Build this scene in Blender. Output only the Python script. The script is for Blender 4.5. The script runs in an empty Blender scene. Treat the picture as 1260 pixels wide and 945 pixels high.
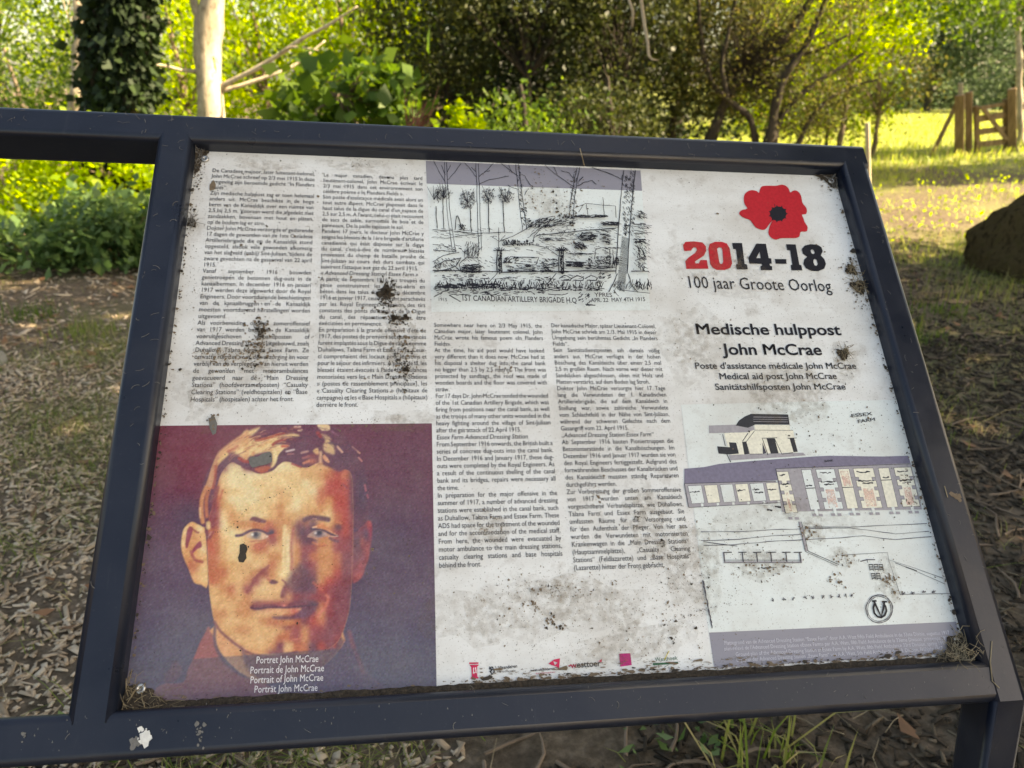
import bpy, bmesh, math, random
import numpy as np
from mathutils import Vector, Matrix

# ------------------------------------------------------------------ camera, sky, sun, exposure
S = bpy.context.scene
COL = S.collection
R = math.radians
rng = np.random.default_rng(7)
random.seed(7)

EYE = 1.5
PITCH = R(21.5)
FPX = 946.0                       # focal length in pixels of a 1260 px wide frame
cam = bpy.data.cameras.new('camera')
cam.sensor_width = 36.0
cam.lens = 36.0 * FPX / 1260.0
cam.clip_start = 0.02
cam.clip_end = 600
cam.dof.use_dof = True
cam.dof.focus_distance = 1.05
cam.dof.aperture_fstop = 6.3
camo = bpy.data.objects.new('camera', cam)
camo.location = (0, 0, EYE)
camo.rotation_euler = (R(90) - PITCH, 0, 0)
COL.objects.link(camo)
S.camera = camo

SUN_AZ, SUN_EL = R(95), R(41)     # azimuth from +Y towards +X
world = bpy.data.worlds.new('World')
S.world = world
world.use_nodes = True
nt = world.node_tree
sky = nt.nodes.new('ShaderNodeTexSky')
sky.sky_type = 'NISHITA'
sky.sun_disc = False
sky.sun_elevation = SUN_EL
sky.sun_rotation = SUN_AZ
sky.air_density = 1.0
sky.dust_density = 2.0
bg = nt.nodes['Background']
bg.inputs['Strength'].default_value = 0.085
nt.links.new(sky.outputs[0], bg.inputs['Color'])

sun = bpy.data.lights.new('sun', 'SUN')
sun.energy = 5.0
sun.angle = R(0.53)
sun.color = (1.0, 0.92, 0.78)
suno = bpy.data.objects.new('sun', sun)
sd = Vector((math.sin(SUN_AZ) * math.cos(SUN_EL), math.cos(SUN_AZ) * math.cos(SUN_EL), math.sin(SUN_EL)))
suno.rotation_euler = sd.to_track_quat('Z', 'Y').to_euler()
suno.location = sd * 40
COL.objects.link(suno)

S.view_settings.view_transform = 'Standard'
S.view_settings.look = 'None'
S.view_settings.gamma = 1
S.view_settings.exposure = 2.22
S.view_settings.use_white_balance = True          # camera balanced for open shade
S.view_settings.white_balance_temperature = 9000
S.view_settings.white_balance_tint = 10
S.render.engine = 'CYCLES'
S.cycles.use_denoising = True
S.cycles.max_bounces = 6
S.cycles.transparent_max_bounces = 8
S.cycles.sample_clamp_indirect = 6

# ------------------------------------------------------------------ photo geometry helpers
sP, cP = math.sin(PITCH), math.cos(PITCH)


def ray(px, py):
    xc, yc = (px - 630) / FPX, (py - 472.5) / FPX
    return np.array([xc, -sP * yc + cP, -cP * yc - sP])


def at(px, py, Y):
    """point of the photo at depth Y"""
    d = ray(px, py)
    k = Y / d[1]
    return Vector((d[0] * k, Y, EYE + d[2] * k))


def gnd(px, py):
    d = ray(px, py)
    k = -EYE / d[2]
    return Vector((d[0] * k, d[1] * k, 0))


# sign frame: u right, v up the board, n out of the board
AU = np.array([0.98983, 0.1329, -0.05078])
AV = np.array([-0.05822, 0.70404, 0.70777])
AN = np.array([0.12981, -0.69762, 0.70461])
ORG = np.array([0.0593, 1.0212, EYE - 0.4036])
HW, HH = 0.525, 0.3922            # half width and height of the board
FRAME = Matrix(((AU[0], AV[0], AN[0], ORG[0]), (AU[1], AV[1], AN[1], ORG[1]), (AU[2], AV[2], AN[2], ORG[2]), (0, 0, 0, 1)))


def uv(px, py, n=0.0):
    d = ray(px, py)
    eye = np.array([0, 0, EYE])
    k = ((ORG + AN * n - eye) @ AN) / (d @ AN)
    q = eye + d * k - ORG
    return (q @ AU, q @ AV)


def uvl(pts, ox=0, oy=0, sc=1.0):
    return [uv(ox + x / sc, oy + y / sc) for x, y in pts]


def unuv(u, v):
    """board points -> photo pixels (arrays)"""
    q = ORG[None] + np.outer(u, AU) + np.outer(v, AV) - np.array([0, 0, EYE])
    xc = q[:, 0]
    z = q[:, 1] * cP - q[:, 2] * sP
    y = -q[:, 1] * sP - q[:, 2] * cP
    return 630 + FPX * xc / z, 472.5 + FPX * y / z


# ------------------------------------------------------------------ object helpers
def tag(o, label=None, cat=None, group=None, kind=None):
    if label: o['label'] = label
    if cat: o['category'] = cat
    if group: o['group'] = group
    if kind: o['kind'] = kind
    return o


def empty(name, loc, label, cat, group=None):
    o = bpy.data.objects.new(name, None)
    o.empty_display_size = 0.1
    o.location = loc
    COL.objects.link(o)
    return tag(o, label, cat, group)


def link(name, me, m, parent=None, local=None, smooth=False):
    o = bpy.data.objects.new(name, me)
    if m is not None:
        for x in (m if isinstance(m, (list, tuple)) else [m]):
            me.materials.append(x)
    if smooth:
        me.polygons.foreach_set('use_smooth', np.ones(len(me.polygons), bool))
    if parent is not None:
        o.parent = parent
    COL.objects.link(o)
    if local is not None:
        o.matrix_local = local
    return o


class MB:
    """mesh collector"""

    def __init__(self):
        self.v, self.f, self.mi = [], [], []
        self.k = 0

    def add(self, vs, fs, mi=0):
        n = len(self.v)
        self.v += [tuple(p) for p in vs]
        self.f += [tuple(i + n for i in f) for f in fs]
        self.mi += [mi] * len(fs)

    def tube(self, pts, radii, sides=7, cap=True, rough=0.0):
        pts = [Vector(p) for p in pts]
        if not hasattr(radii, '__len__'):
            radii = [radii] * len(pts)
        t = (pts[1] - pts[0]).normalized()
        ref = Vector((0, 0, 1)) if abs(t.z) < 0.9 else Vector((1, 0, 0))
        a = t.cross(ref).normalized()
        vs = []
        for i, p in enumerate(pts):
            if i == 0: t = pts[1] - pts[0]
            elif i == len(pts) - 1: t = pts[-1] - pts[-2]
            else: t = pts[i + 1] - pts[i - 1]
            t.normalize()
            a = (a - t * a.dot(t)).normalized()
            b = t.cross(a)
            for s in range(sides):
                w = 2 * math.pi * s / sides
                r = radii[i] * (1 + rough * (random.random() - .5))
                vs.append(p + (a * math.cos(w) + b * math.sin(w)) * r)
        fs = []
        for i in range(len(pts) - 1):
            for s in range(sides):
                s2 = (s + 1) % sides
                fs.append((i * sides + s, i * sides + s2, (i + 1) * sides + s2, (i + 1) * sides + s))
        if cap:
            fs.append(tuple(range(sides))[::-1])
            fs.append(tuple((len(pts) - 1) * sides + s for s in range(sides)))
        self.add(vs, fs)

    def hexa(self, c8, mi=0):
        self.add(c8, [(0, 3, 2, 1), (4, 5, 6, 7), (0, 1, 5, 4), (1, 2, 6, 5), (2, 3, 7, 6), (3, 0, 4, 7)], mi)

    def box(self, x0, x1, y0, y1, z0, z1):
        self.hexa([(x0, y0, z0), (x1, y0, z0), (x1, y1, z0), (x0, y1, z0), (x0, y0, z1), (x1, y0, z1), (x1, y1, z1), (x0, y1, z1)])

    def beam(self, a, b, w, d, side=None):
        """square timber from a to b; w across (in the side direction), d in depth"""
        a, b = Vector(a), Vector(b)
        t = (b - a).normalized()
        s = Vector(side) if side else Vector((1, 0, 0))
        s = (s - t * s.dot(t)).normalized()
        e = t.cross(s)
        c = []
        for p in (a, b):
            for i, j in ((-1, -1), (1, -1), (1, 1), (-1, 1)):
                c.append(p + s * (i * w / 2) + e * (j * d / 2))
        self.hexa(c)

    def mesh(self, name):
        me = bpy.data.meshes.new(name)
        me.from_pydata(self.v, [], self.f)
        me.polygons.foreach_set('material_index', np.array(self.mi, 'i'))
        me.update()
        return me

    def build(self, name, m, parent=None, local=None, smooth=False, bevel=0, loc=None, along=None):
        if loc is not None:
            L = Vector(loc)
            self.v = [tuple(Vector(p) - L) for p in self.v]
        me = self.mesh(name)
        if bevel:
            bm = bmesh.new()
            bm.from_mesh(me)
            bmesh.ops.recalc_face_normals(bm, faces=bm.faces)
            ed = bm.edges[:]
            if along is not None:
                a_ = Vector(along)
                ed = [e for e in ed if abs((e.verts[1].co - e.verts[0].co).normalized().dot(a_)) > .9]
            bmesh.ops.bevel(bm, geom=ed, offset=bevel, segments=4, affect='EDGES', profile=0.5)
            big = max(f.calc_area() for f in bm.faces) * .12
            sm_ = [f.calc_area() < big for f in bm.faces]
            bm.to_mesh(me)
            bm.free()
            me.polygons.foreach_set('use_smooth', np.array(sm_, bool))
            smooth = False
        o = link(name, me, m, parent, local, smooth)
        if loc is not None and parent is None:
            o.location = loc
        return o


def mesh_np(name, V, F):
    me = bpy.data.meshes.new(name)
    V = np.asarray(V, np.float32)
    F = np.asarray(F, np.int32)
    me.vertices.add(len(V))
    me.vertices.foreach_set('co', V.ravel())
    k = F.shape[1]
    me.loops.add(F.size)
    me.loops.foreach_set('vertex_index', F.ravel())
    me.polygons.add(len(F))
    me.polygons.foreach_set('loop_start', np.arange(0, F.size, k, dtype=np.int32))
    me.polygons.foreach_set('loop_total', np.full(len(F), k, np.int32))
    me.update()
    me.validate()
    return me


# ------------------------------------------------------------------ materials
def mat(name):
    m = bpy.data.materials.new(name)
    m.use_nodes = True
    t = m.node_tree
    b = t.nodes['Principled BSDF']
    return m, t, b


def ramp(t, src, stops):
    r = t.nodes.new('ShaderNodeValToRGB')
    e = r.color_ramp.elements
    while len(e) < len(stops):
        e.new(0.5)
    for i, (p, c) in enumerate(stops):
        e[i].position = p
        e[i].color = (*c, 1) if len(c) == 3 else c
    t.links.new(src, r.inputs[0])
    return r


def noise(t, scale, detail=4, rough=.55, coord='Object', stretch=None):
    tc = t.nodes.new('ShaderNodeTexCoord')
    n = t.nodes.new('ShaderNodeTexNoise')
    n.inputs['Scale'].default_value = scale
    n.inputs['Detail'].default_value = detail
    n.inputs['Roughness'].default_value = rough
    if stretch:
        mp = t.nodes.new('ShaderNodeMapping')
        mp.inputs['Scale'].default_value = stretch
        t.links.new(tc.outputs[coord], mp.inputs[0])
        t.links.new(mp.outputs[0], n.inputs['Vector'])
    else:
        t.links.new(tc.outputs[coord], n.inputs['Vector'])
    return n


def mixc(t, fac, a, b, mode='MIX'):
    m = t.nodes.new('ShaderNodeMix')
    m.data_type = 'RGBA'
    m.blend_type = mode
    for sock, val in ((m.inputs[0], fac), (m.inputs[6], a), (m.inputs[7], b)):
        if hasattr(val, 'is_linked'):
            t.links.new(val, sock)
        elif isinstance(val, (int, float)):
            sock.default_value = val
        else:
            sock.default_value = (*val, 1)
    return m.outputs[2]


def bump(t, b, h, strength=.4, dist=.01):
    n = t.nodes.new('ShaderNodeBump')
    n.inputs['Strength'].default_value = strength
    n.inputs['Distance'].default_value = dist
    t.links.new(h, n.inputs['Height'])
    t.links.new(n.outputs[0], b.inputs['Normal'])


def noisy(name, c0, c1, scale=8, rough=.8, bmp=.4, stretch=None, spec=.3, c2=None, bd=.01):
    m, t, b = mat(name)
    n = noise(t, scale, 6, .6, stretch=stretch)
    st = [(.3, c0), (.7, c1)] if c2 is None else [(.28, c0), (.5, c1), (.72, c2)]
    r = ramp(t, n.outputs[0], st)
    t.links.new(r.outputs[0], b.inputs['Base Color'])
    b.inputs['Roughness'].default_value = rough
    b.inputs['Specular IOR Level'].default_value = spec
    if bmp:
        bump(t, b, n.outputs[0], bmp, bd)
    return m


def leaf_mat(name, cols, trans=.5, rough=.5):
    m, t, b = mat(name)
    g = t.nodes.new('ShaderNodeNewGeometry')
    st = [(i / max(1, len(cols) - 1), c) for i, c in enumerate(cols)]
    r = ramp(t, g.outputs['Random Per Island'], st)
    t.links.new(r.outputs[0], b.inputs['Base Color'])
    b.inputs['Roughness'].default_value = rough
    b.inputs['Specular IOR Level'].default_value = .25
    tr = t.nodes.new('ShaderNodeBsdfTranslucent')
    hs = t.nodes.new('ShaderNodeHueSaturation')
    hs.inputs['Hue'].default_value = .485
    hs.inputs['Saturation'].default_value = 1.1
    hs.inputs['Value'].default_value = 2.1
    t.links.new(r.outputs[0], hs.inputs['Color'])
    t.links.new(hs.outputs[0], tr.inputs['Color'])
    mx = t.nodes.new('ShaderNodeMixShader')
    mx.inputs[0].default_value = trans
    t.links.new(b.outputs[0], mx.inputs[1])
    t.links.new(tr.outputs[0], mx.inputs[2])
    t.links.new(mx.outputs[0], t.nodes['Material Output'].inputs['Surface'])
    return m


def lin(c):
    return tuple((x / 255 / 12.92) if x / 255 <= .04045 else ((x / 255 + .055) / 1.055) ** 2.4 for x in c)


PK = 1.0


def ink(name, rgb, rough=.5, alpha=1.0, k=1.0):
    m, t, b = mat(name)
    n = noise(t, 220, 3)
    c = tuple(x * k for x in lin(rgb))
    r = ramp(t, n.outputs[0], [(.3, tuple(x * .9 for x in c)), (.7, tuple(min(1, x * 1.1 + .004) for x in c))])
    t.links.new(r.outputs[0], b.inputs['Base Color'])
    b.inputs['Roughness'].default_value = rough
    b.inputs['Specular IOR Level'].default_value = .25
    if alpha < 1:
        n2 = noise(t, 90, 5, .65)
        rr = ramp(t, n2.outputs[0], [(.38, (0, 0, 0)), (.66, (alpha,) * 3)])
        t.links.new(rr.outputs[0], b.inputs['Alpha'])
    return m


M = {}
# powder coated steel with dust and scuffs
m, t, b = mat('slate_blue_paint')
n1 = noise(t, 14, 6, .65)
n2 = noise(t, 160, 4, .7)
base = ramp(t, n1.outputs[0], [(.3, (.0065, .010, .020)), (.7, (.0110, .0155, .028))]).outputs[0]
dust = ramp(t, n2.outputs[0], [(.62, (0, 0, 0)), (.80, (.28, .28, .28))]).outputs[0]
big = ramp(t, noise(t, 5, 5, .6).outputs[0], [(.52, (0, 0, 0)), (.74, (.30, .30, .30))]).outputs[0]
cc = mixc(t, dust, base, (.11, .105, .10))
cc = mixc(t, big, cc, (.05, .048, .045))
scf = ramp(t, noise(t, 60, 7, .75, stretch=(1, .12, 1)).outputs[0], [(.60, (0, 0, 0)), (.72, (.22, .22, .22))]).outputs[0]
cc = mixc(t, scf, cc, (.06, .062, .068))
t.links.new(cc, b.inputs['Base Color'])
rr = ramp(t, n1.outputs[0], [(.3, (.27,) * 3), (.75, (.48,) * 3)]).outputs[0]
t.links.new(rr, b.inputs['Roughness'])
b.inputs['Specular IOR Level'].default_value = .42
bump(t, b, n2.outputs[0], .14, .001)
M['paint'] = m
M['rust_paint'] = noisy('rough_dark_steel', (.012, .011, .010), (.03, .028, .024), 60, .85, .6, bd=.003)


def board_mat(name, cols_src=None, base=(.80, .80, .77), grime=.5):
    """weather-stained printed laminate; base is a colour or a vertex colour layer"""
    m, t, b = mat(name)
    if cols_src:
        a = t.nodes.new('ShaderNodeAttribute')
        a.attribute_name = cols_src
        c = a.outputs['Color']
    else:
        c = mixc(t, 0.0, base, base)
    g0 = ramp(t, noise(t, 9, 8, .7, stretch=(.5, 1.6, 1)).outputs[0], [(.42, (0, 0, 0)), (.70, (grime * .42,) * 3)]).outputs[0]
    c = mixc(t, g0, c, (.46, .43, .38))
    g1 = ramp(t, noise(t, 5.5, 7, .62).outputs[0], [(.44, (0, 0, 0)), (.72, (grime * .7,) * 3)]).outputs[0]
    c = mixc(t, g1, c, (.50, .46, .40))
    g2 = ramp(t, noise(t, 26, 8, .7).outputs[0], [(.55, (0, 0, 0)), (.70, (grime * .55,) * 3)]).outputs[0]
    c = mixc(t, g2, c, (.36, .32, .27))
    g3 = ramp(t, noise(t, 330, 3, .7).outputs[0], [(.60, (0, 0, 0)), (.72, (grime * .85,) * 3)]).outputs[0]
    c = mixc(t, g3, c, (.22, .20, .17))
    t.links.new(c, b.inputs['Base Color'])
    b.inputs['Roughness'].default_value = .42
    b.inputs['Specular IOR Level'].default_value = .35
    return m


M['board'] = board_mat('white_printed_board', base=(.77, .78, .76), grime=.9)
M['plan_paper'] = board_mat('plan_paper', base=(.75, .81, .79), grime=.55)
M['portrait'] = board_mat('portrait_print', 'print', grime=.16)
M['bar_grey'] = board_mat('grey_bar_print', base=lin((138, 137, 148)), grime=.16)
M['ink'] = ink('black_ink', (52, 53, 58))
M['ink_bold'] = ink('bold_black_ink', (26, 27, 36))
M['ink_soft'] = ink('soft_ink', (70, 68, 78))
M['white_ink'] = ink('white_ink', (226, 222, 222))
M['pale_ink'] = ink('pale_ink', (205, 203, 212))
M['red'] = ink('poppy_red', (190, 34, 46))
M['pink'] = ink('pink_ink', (202, 44, 84))
M['magenta'] = ink('magenta_ink', (184, 30, 112))
M['green'] = ink('green_ink', (38, 92, 66))
M['yellow_ink'] = ink('yellow_ink', (214, 196, 70))
M['violet'] = ink('violet_wash', (122, 117, 136))
M['wall_grey'] = ink('grey_wash', (160, 156, 160))
M['cream'] = ink('cream_wash', (228, 224, 206))
M['salmon'] = ink('salmon_wash', (234, 196, 182), alpha=.9)
M['lemon'] = ink('lemon_wash', (226, 226, 184), alpha=.8)
M['dirt'] = ink('dark_dirt', (66, 60, 53), .95)
M['mud'] = ink('brown_mud', (118, 102, 84), .95)
M['stain'] = ink('brown_stain', (134, 114, 90), .95, alpha=.75)
M['film'] = ink('dirty_film', (148, 130, 106), .9, alpha=.17)
M['scrape'] = ink('grey_scrape', (112, 110, 106), .9)
M['steel'], t, b = mat('screw_steel')
b.inputs['Metallic'].default_value = .9
b.inputs['Roughness'].default_value = .35
b.inputs['Base Color'].default_value = (.5, .5, .48, 1)
M['dropping'] = ink('bird_dropping', (214, 214, 208), .9)
M['straw'] = noisy('dry_straw', (.17, .13, .075), (.32, .26, .17), 30, .8, 0)
M['fibre'] = noisy('pale_fibre', (.13, .12, .11), (.24, .23, .21), 30, .9, 0)
M['pile'] = noisy('dirt_pile', (.02, .015, .011), (.085, .066, .046), 260, .95, .8, bd=.004)

M['bark_pale'] = noisy('pale_bark', (.30, .23, .16), (.48, .40, .29), 9, .9, .5, (1, 1, .25), c2=(.58, .50, .38), bd=.02)
_m, _t, _b = M['bark_pale'], M['bark_pale'].node_tree, M['bark_pale'].node_tree.nodes['Principled BSDF']
_old = _b.inputs['Base Color'].links[0].from_socket
_pat = ramp(_t, noise(_t, 26, 8, .75, stretch=(1, 1, .5)).outputs[0], [(.50, (0, 0, 0)), (.62, (.75, .75, .75))]).outputs[0]
_t.links.new(mixc(_t, _pat, _old, (.16, .125, .085)), _b.inputs['Base Color'])
M['bark_dark'] = noisy('dark_bark', (.022, .018, .013), (.075, .06, .045), 10, .95, .6, (1, 1, .3), bd=.02)
M['bark_brown'] = noisy('brown_bark', (.12, .085, .06), (.24, .18, .13), 10, .95, .6, (1, 1, .3), bd=.02)
M['timber'] = noisy('weathered_timber', (.17, .105, .052), (.34, .225, .12), 7, .85, .3, (3, 3, .3))
M['timber_pale'] = noisy('pale_timber', (.38, .30, .20), (.52, .43, .31), 7, .85, .3, (3, 3, .3))
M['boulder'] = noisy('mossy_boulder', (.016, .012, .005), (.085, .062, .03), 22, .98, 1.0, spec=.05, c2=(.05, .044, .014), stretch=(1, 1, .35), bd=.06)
M['stone'] = noisy('grey_stone', (.16, .16, .14), (.28, .27, .24), 9, .9, .5)
M['leaf_bright'] = leaf_mat('bright_leaves', [(.09, .16, .014), (.15, .23, .018), (.21, .27, .022), (.12, .20, .02)], .6)
M['leaf_lime'] = leaf_mat('lime_leaves', [(.18, .28, .016), (.27, .35, .024), (.22, .33, .022)], .6)
M['leaf_mid'] = leaf_mat('mid_green_leaves', [(.035, .075, .012), (.06, .115, .016), (.095, .15, .022)], .45)
M['leaf_deep'] = leaf_mat('deep_green_leaves', [(.05, .10, .032), (.085, .15, .048), (.13, .20, .07)], .3, .35)
M['leaf_ivy_shade'] = leaf_mat('ivy_and_shade_leaves', [(.007, .015, .005), (.013, .028, .008), (.028, .05, .014)], .12, .65)  # real ivy, and near-black leaves that paint shade into the hollow
M['leaf_yew'] = leaf_mat('dark_evergreen_leaves', [(.014, .024, .006), (.028, .04, .010), (.065, .075, .02), (.022, .034, .008)], .25)
M['leaf_olive'] = leaf_mat('olive_leaves', [(.045, .05, .014), (.075, .075, .02), (.065, .09, .018), (.125, .105, .04)], .45)
M['leaf_far_haze'] = leaf_mat('hazy_far_leaves', [(.05, .085, .05), (.075, .115, .06), (.12, .16, .085)], .4)  # a little distance haze is mixed into the leaf colour
M['red_twig'] = leaf_mat('reddish_needles', [(.14, .045, .028), (.22, .085, .055), (.17, .07, .05)], .2)
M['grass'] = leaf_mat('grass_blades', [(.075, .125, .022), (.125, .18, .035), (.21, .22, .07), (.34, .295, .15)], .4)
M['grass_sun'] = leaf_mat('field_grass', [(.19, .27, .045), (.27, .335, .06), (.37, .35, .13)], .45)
M['mulch'] = leaf_mat('shade_darkened_bark_mulch', [(.016, .012, .008), (.042, .031, .021), (.085, .063, .042), (.028, .021, .014), (.15, .118, .082)], 0.0, .9)  # brown mulch, its tones also darkened to carry the deeper shade
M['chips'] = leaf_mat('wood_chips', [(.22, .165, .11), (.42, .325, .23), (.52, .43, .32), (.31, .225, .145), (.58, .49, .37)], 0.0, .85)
M['litter'] = leaf_mat('dead_leaves', [(.17, .08, .04), (.24, .13, .07), (.13, .075, .045)], .1, .8)

# ground colour: bare chips near, grass field beyond to the right
m, t, b = mat('ground_earth')
at1 = t.nodes.new('ShaderNodeAttribute'); at1.attribute_name = 'zone'
earth = ramp(t, noise(t, 22, 8, .7).outputs[0], [(.28, (.05, .038, .026)), (.5, (.135, .104, .073)), (.72, (.26, .20, .145))]).outputs[0]
field = ramp(t, noise(t, 9, 8, .7).outputs[0], [(.3, (.12, .17, .035)), (.5, (.22, .245, .065)), (.72, (.36, .31, .14))]).outputs[0]
c = mixc(t, at1.outputs['Fac'], earth, field)
t.links.new(c, b.inputs['Base Color'])
b.inputs['Roughness'].default_value = .95
b.inputs['Specular IOR Level'].default_value = .1
bump(t, b, noise(t, 30, 8, .7).outputs[0], .8, .03)
M['ground'] = m

# ------------------------------------------------------------------ the ground
def hgt(x, y):
    h = .018 * np.sin(x * 2.1 + 1) * np.cos(y * 1.7) + .012 * np.sin(x * 5.3) * np.sin(y * 4.1 + 2)
    h = h + .08 * np.clip(x - 3.5, 0, 9) * np.clip((y - 6) / 8, 0, 1) * .6
    return h


g = np.sinh(np.linspace(-5.2, 5.2, 241)) * (180 / math.sinh(5.2))
gx, gy = np.meshgrid(g + 0.0, g + 3.0, indexing='xy')
gz = hgt(gx, gy)
nG = len(g)
V = np.stack([gx.ravel(), gy.ravel(), gz.ravel()], 1)
ii, jj = np.meshgrid(np.arange(nG - 1), np.arange(nG - 1), indexing='ij')
a0 = (ii * nG + jj).ravel()
F = np.stack([a0, a0 + 1, a0 + nG + 1, a0 + nG], 1)
me = mesh_np('ground', V, F)
wob_ = .55 * np.sin(gx * 1.7 + gy) + .4 * np.sin(gx * 4.1 - gy * 2.3) + .3 * np.sin(gx * 8.3 + gy * 5.1)
zone = np.clip((gy - 12.4 + wob_) / 1.4, 0, 1) * np.clip((gx - 1.5) / 2.5, 0, 1)
zone = np.maximum(zone, .62 * np.clip((gx - 1.5) / 2, 0, 1) * np.clip((gy - 6.5) / 1.5, 0, 1) * np.clip(.25 + 1.1 * wob_, 0, 1))
zone = np.maximum(zone, .38 * np.clip((gx - .6) / 1.0, 0, 1) * np.clip((gy - 3.2) / 1.5, 0, 1) * np.clip(.4 + wob_, 0, 1) * (gy < 12))
zone = np.maximum(zone, .3 * (gx < .5) * np.clip((gy - 2.4) / 2, 0, 1) * np.clip(wob_ - .1, 0, 1) * (gy < 9))
path = np.exp(-((gy - (10.4 + .24 * (gx - 5)) + .3 * wob_) / .7) ** 2)
zone = zone * (1 - .85 * path)
at_ = me.attributes.new('zone', 'FLOAT', 'POINT')
at_.data.foreach_set('value', zone.ravel().astype(np.float32))
tag(link('ground', me, M['ground'], smooth=True), kind='structure')

# ------------------------------------------------------------------ leaf and stick scatterers
def leaves(pos, size, up=.5, var=.45, wide=.55, fold=.25, axis=None, droop=0.0):
    """one folded leaf (two triangles sharing the midrib -> 4 vertices, a quad) per point"""
    n = len(pos)
    a = rng.normal(size=(n, 3)) if axis is None else axis + rng.normal(size=(n, 3)) * .35
    a[:, 2] -= droop
    a /= np.linalg.norm(a, axis=1)[:, None]
    b = rng.normal(size=(n, 3)) + np.array([0, 0, up * 2])
    s = np.cross(a, b)
    s /= np.linalg.norm(s, axis=1)[:, None] + 1e-9
    nn = np.cross(s, a)
    L = size * (1 + var * rng.normal(size=n)).clip(.4, 2)[:, None]
    p0 = pos - a * L * .5
    p2 = pos + a * L * .5
    mid = pos - a * L * .08
    w = L * wide * .5
    p1 = mid + s * w - nn * L * fold * .4
    p3 = mid - s * w - nn * L * fold * .4
    V = np.stack([p0, p1, p2, p3], 1).reshape(-1, 3)
    F = np.arange(4 * n).reshape(n, 4)
    return V, F


def clumps(center, radii, n, per, cr, shell=.55, zmin=.05):
    c = rng.normal(size=(n, 3))
    c /= np.linalg.norm(c, axis=1)[:, None]
    r = (shell + (1 - shell) * rng.random(n)) ** .6
    c = np.array(center) + c * r[:, None] * np.array(radii)
    k = (per * (.4 + 1.2 * rng.random(n))).astype(int)
    p = np.repeat(c, k, 0)
    p = p + rng.normal(size=p.shape) * cr * np.array([1, 1, .7]) * (.5 + rng.random(len(p)))[:, None]
    p = p[p[:, 2] > zmin]
    return p, c


def foliage(name, parts, m, parent, loc):
    Vs, Fs, k = [], [], 0
    for V, F in parts:
        Vs.append(V); Fs.append(F + k); k += len(V)
    V = np.concatenate(Vs) - np.array(loc)
    return link(name, mesh_np(name, V, np.concatenate(Fs)), m, parent)


def stems_to(mb, root, cs, r0, n, sag=.1, rmin=.15):
    """thin limbs from root towards some clump centres"""
    idx = rng.choice(len(cs), min(n, len(cs)), replace=False)
    for i in idx:
        c = Vector(cs[i]); r_ = Vector(root)
        mid = r_.lerp(c, .5) + Vector(rng.normal(size=3)) * (c - r_).length * .08 + Vector((0, 0, (c - r_).length * sag))
        mb.tube([r_, r_.lerp(mid, .6), mid, c], [r0, r0 * .75, r0 * .5, r0 * rmin], 5, False)


def lumpy(pts, radii, step=.07, amp=.10):
    """resample a limb finely, with the swellings and kinks of real wood"""
    P = [np.array(p, float) for p in pts]
    out, rr = [], []
    for i in range(len(P) - 1):
        p0, p1, p2, p3 = P[max(i - 1, 0)], P[i], P[i + 1], P[min(i + 2, len(P) - 1)]
        k = int(min(14, max(2, np.linalg.norm(p2 - p1) / max(step, radii[i] * 1.1))))
        for j in range(k):
            t_ = j / k
            out.append(.5 * ((2 * p1) + (-p0 + p2) * t_ + (2 * p0 - 5 * p1 + 4 * p2 - p3) * t_ ** 2 + (-p0 + 3 * p1 - 3 * p2 + p3) * t_ ** 3))
            rr.append(radii[i] + (radii[i + 1] - radii[i]) * t_)
    out.append(P[-1]); rr.append(radii[-1])
    ph = rng.uniform(0, 6.28, 3)
    res, rad = [], []
    for i, (q, r_) in enumerate(zip(out, rr)):
        res.append(Vector(q + r_ * .16 * np.array([math.sin(i * .9 + ph[0]), math.sin(i * .8 + ph[1]), 0])))
        rad.append(r_ * (1 + amp * math.sin(i * 1.1 + ph[2]) + amp * .8 * (rng.random() - .5)))
    return res, rad


def tree(name, label, cat, base, trunk, crowns, leafm, barkm, group=None, limbs=14, limb_r=.02, leaf=.06, up=.5, wide=.55, per=26, cr=.22, droop=0, rootz=.6, sides=9):
    """trunk: list of (points, radii); crowns: list of (centre, radii, clumps)"""
    base = Vector(base)
    root = empty(name, base, label, cat, group)
    mb = MB()
    for pts, rad in trunk:
        pts, rad = lumpy(pts, list(rad))
        mb.tube(pts, rad, sides, True, .10)
    parts = []
    for cen, rad, n in crowns:
        p, cs = clumps(cen, rad, int(n * 1.35), per * 1.45, cr)
        if len(p): parts.append(leaves(p, leaf, up, wide=wide, droop=droop))
        near = Vector(trunk[0][0][min(len(trunk[0][0]) - 1, max(1, int(len(trunk[0][0]) * rootz)))])
        if limbs: stems_to(mb, near, cs, limb_r, limbs)
    if mb.v:
        mb.build('trunk', barkm, root, loc=base, smooth=True)
    if parts:
        foliage('crown', parts, leafm, root, base)
    return root

# ------------------------------------------------------------------ the sign: frame
RB, RF = -0.042, 0.025            # back and front of the tubes, along the board's normal
TW = 0.05
sign_base = Vector(ORG) - Vector((0, 0, ORG[2]))
sign = empty('information_sign', sign_base, 'dirty white information board in a slate blue steel frame of square tubes', 'information sign')
LOC = Matrix.Translation(-sign_base) @ FRAME


def bar(name, u0, u1, v0, v1, rise=0.0, bev=.009):
    q = MB()
    q.box(u0, u1, v0, v1, RB, RF + rise)
    return q.build(name, M['paint'], sign, LOC, True, bev, along=(1, 0, 0) if u1 - u0 > v1 - v0 else (0, 1, 0))


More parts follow.
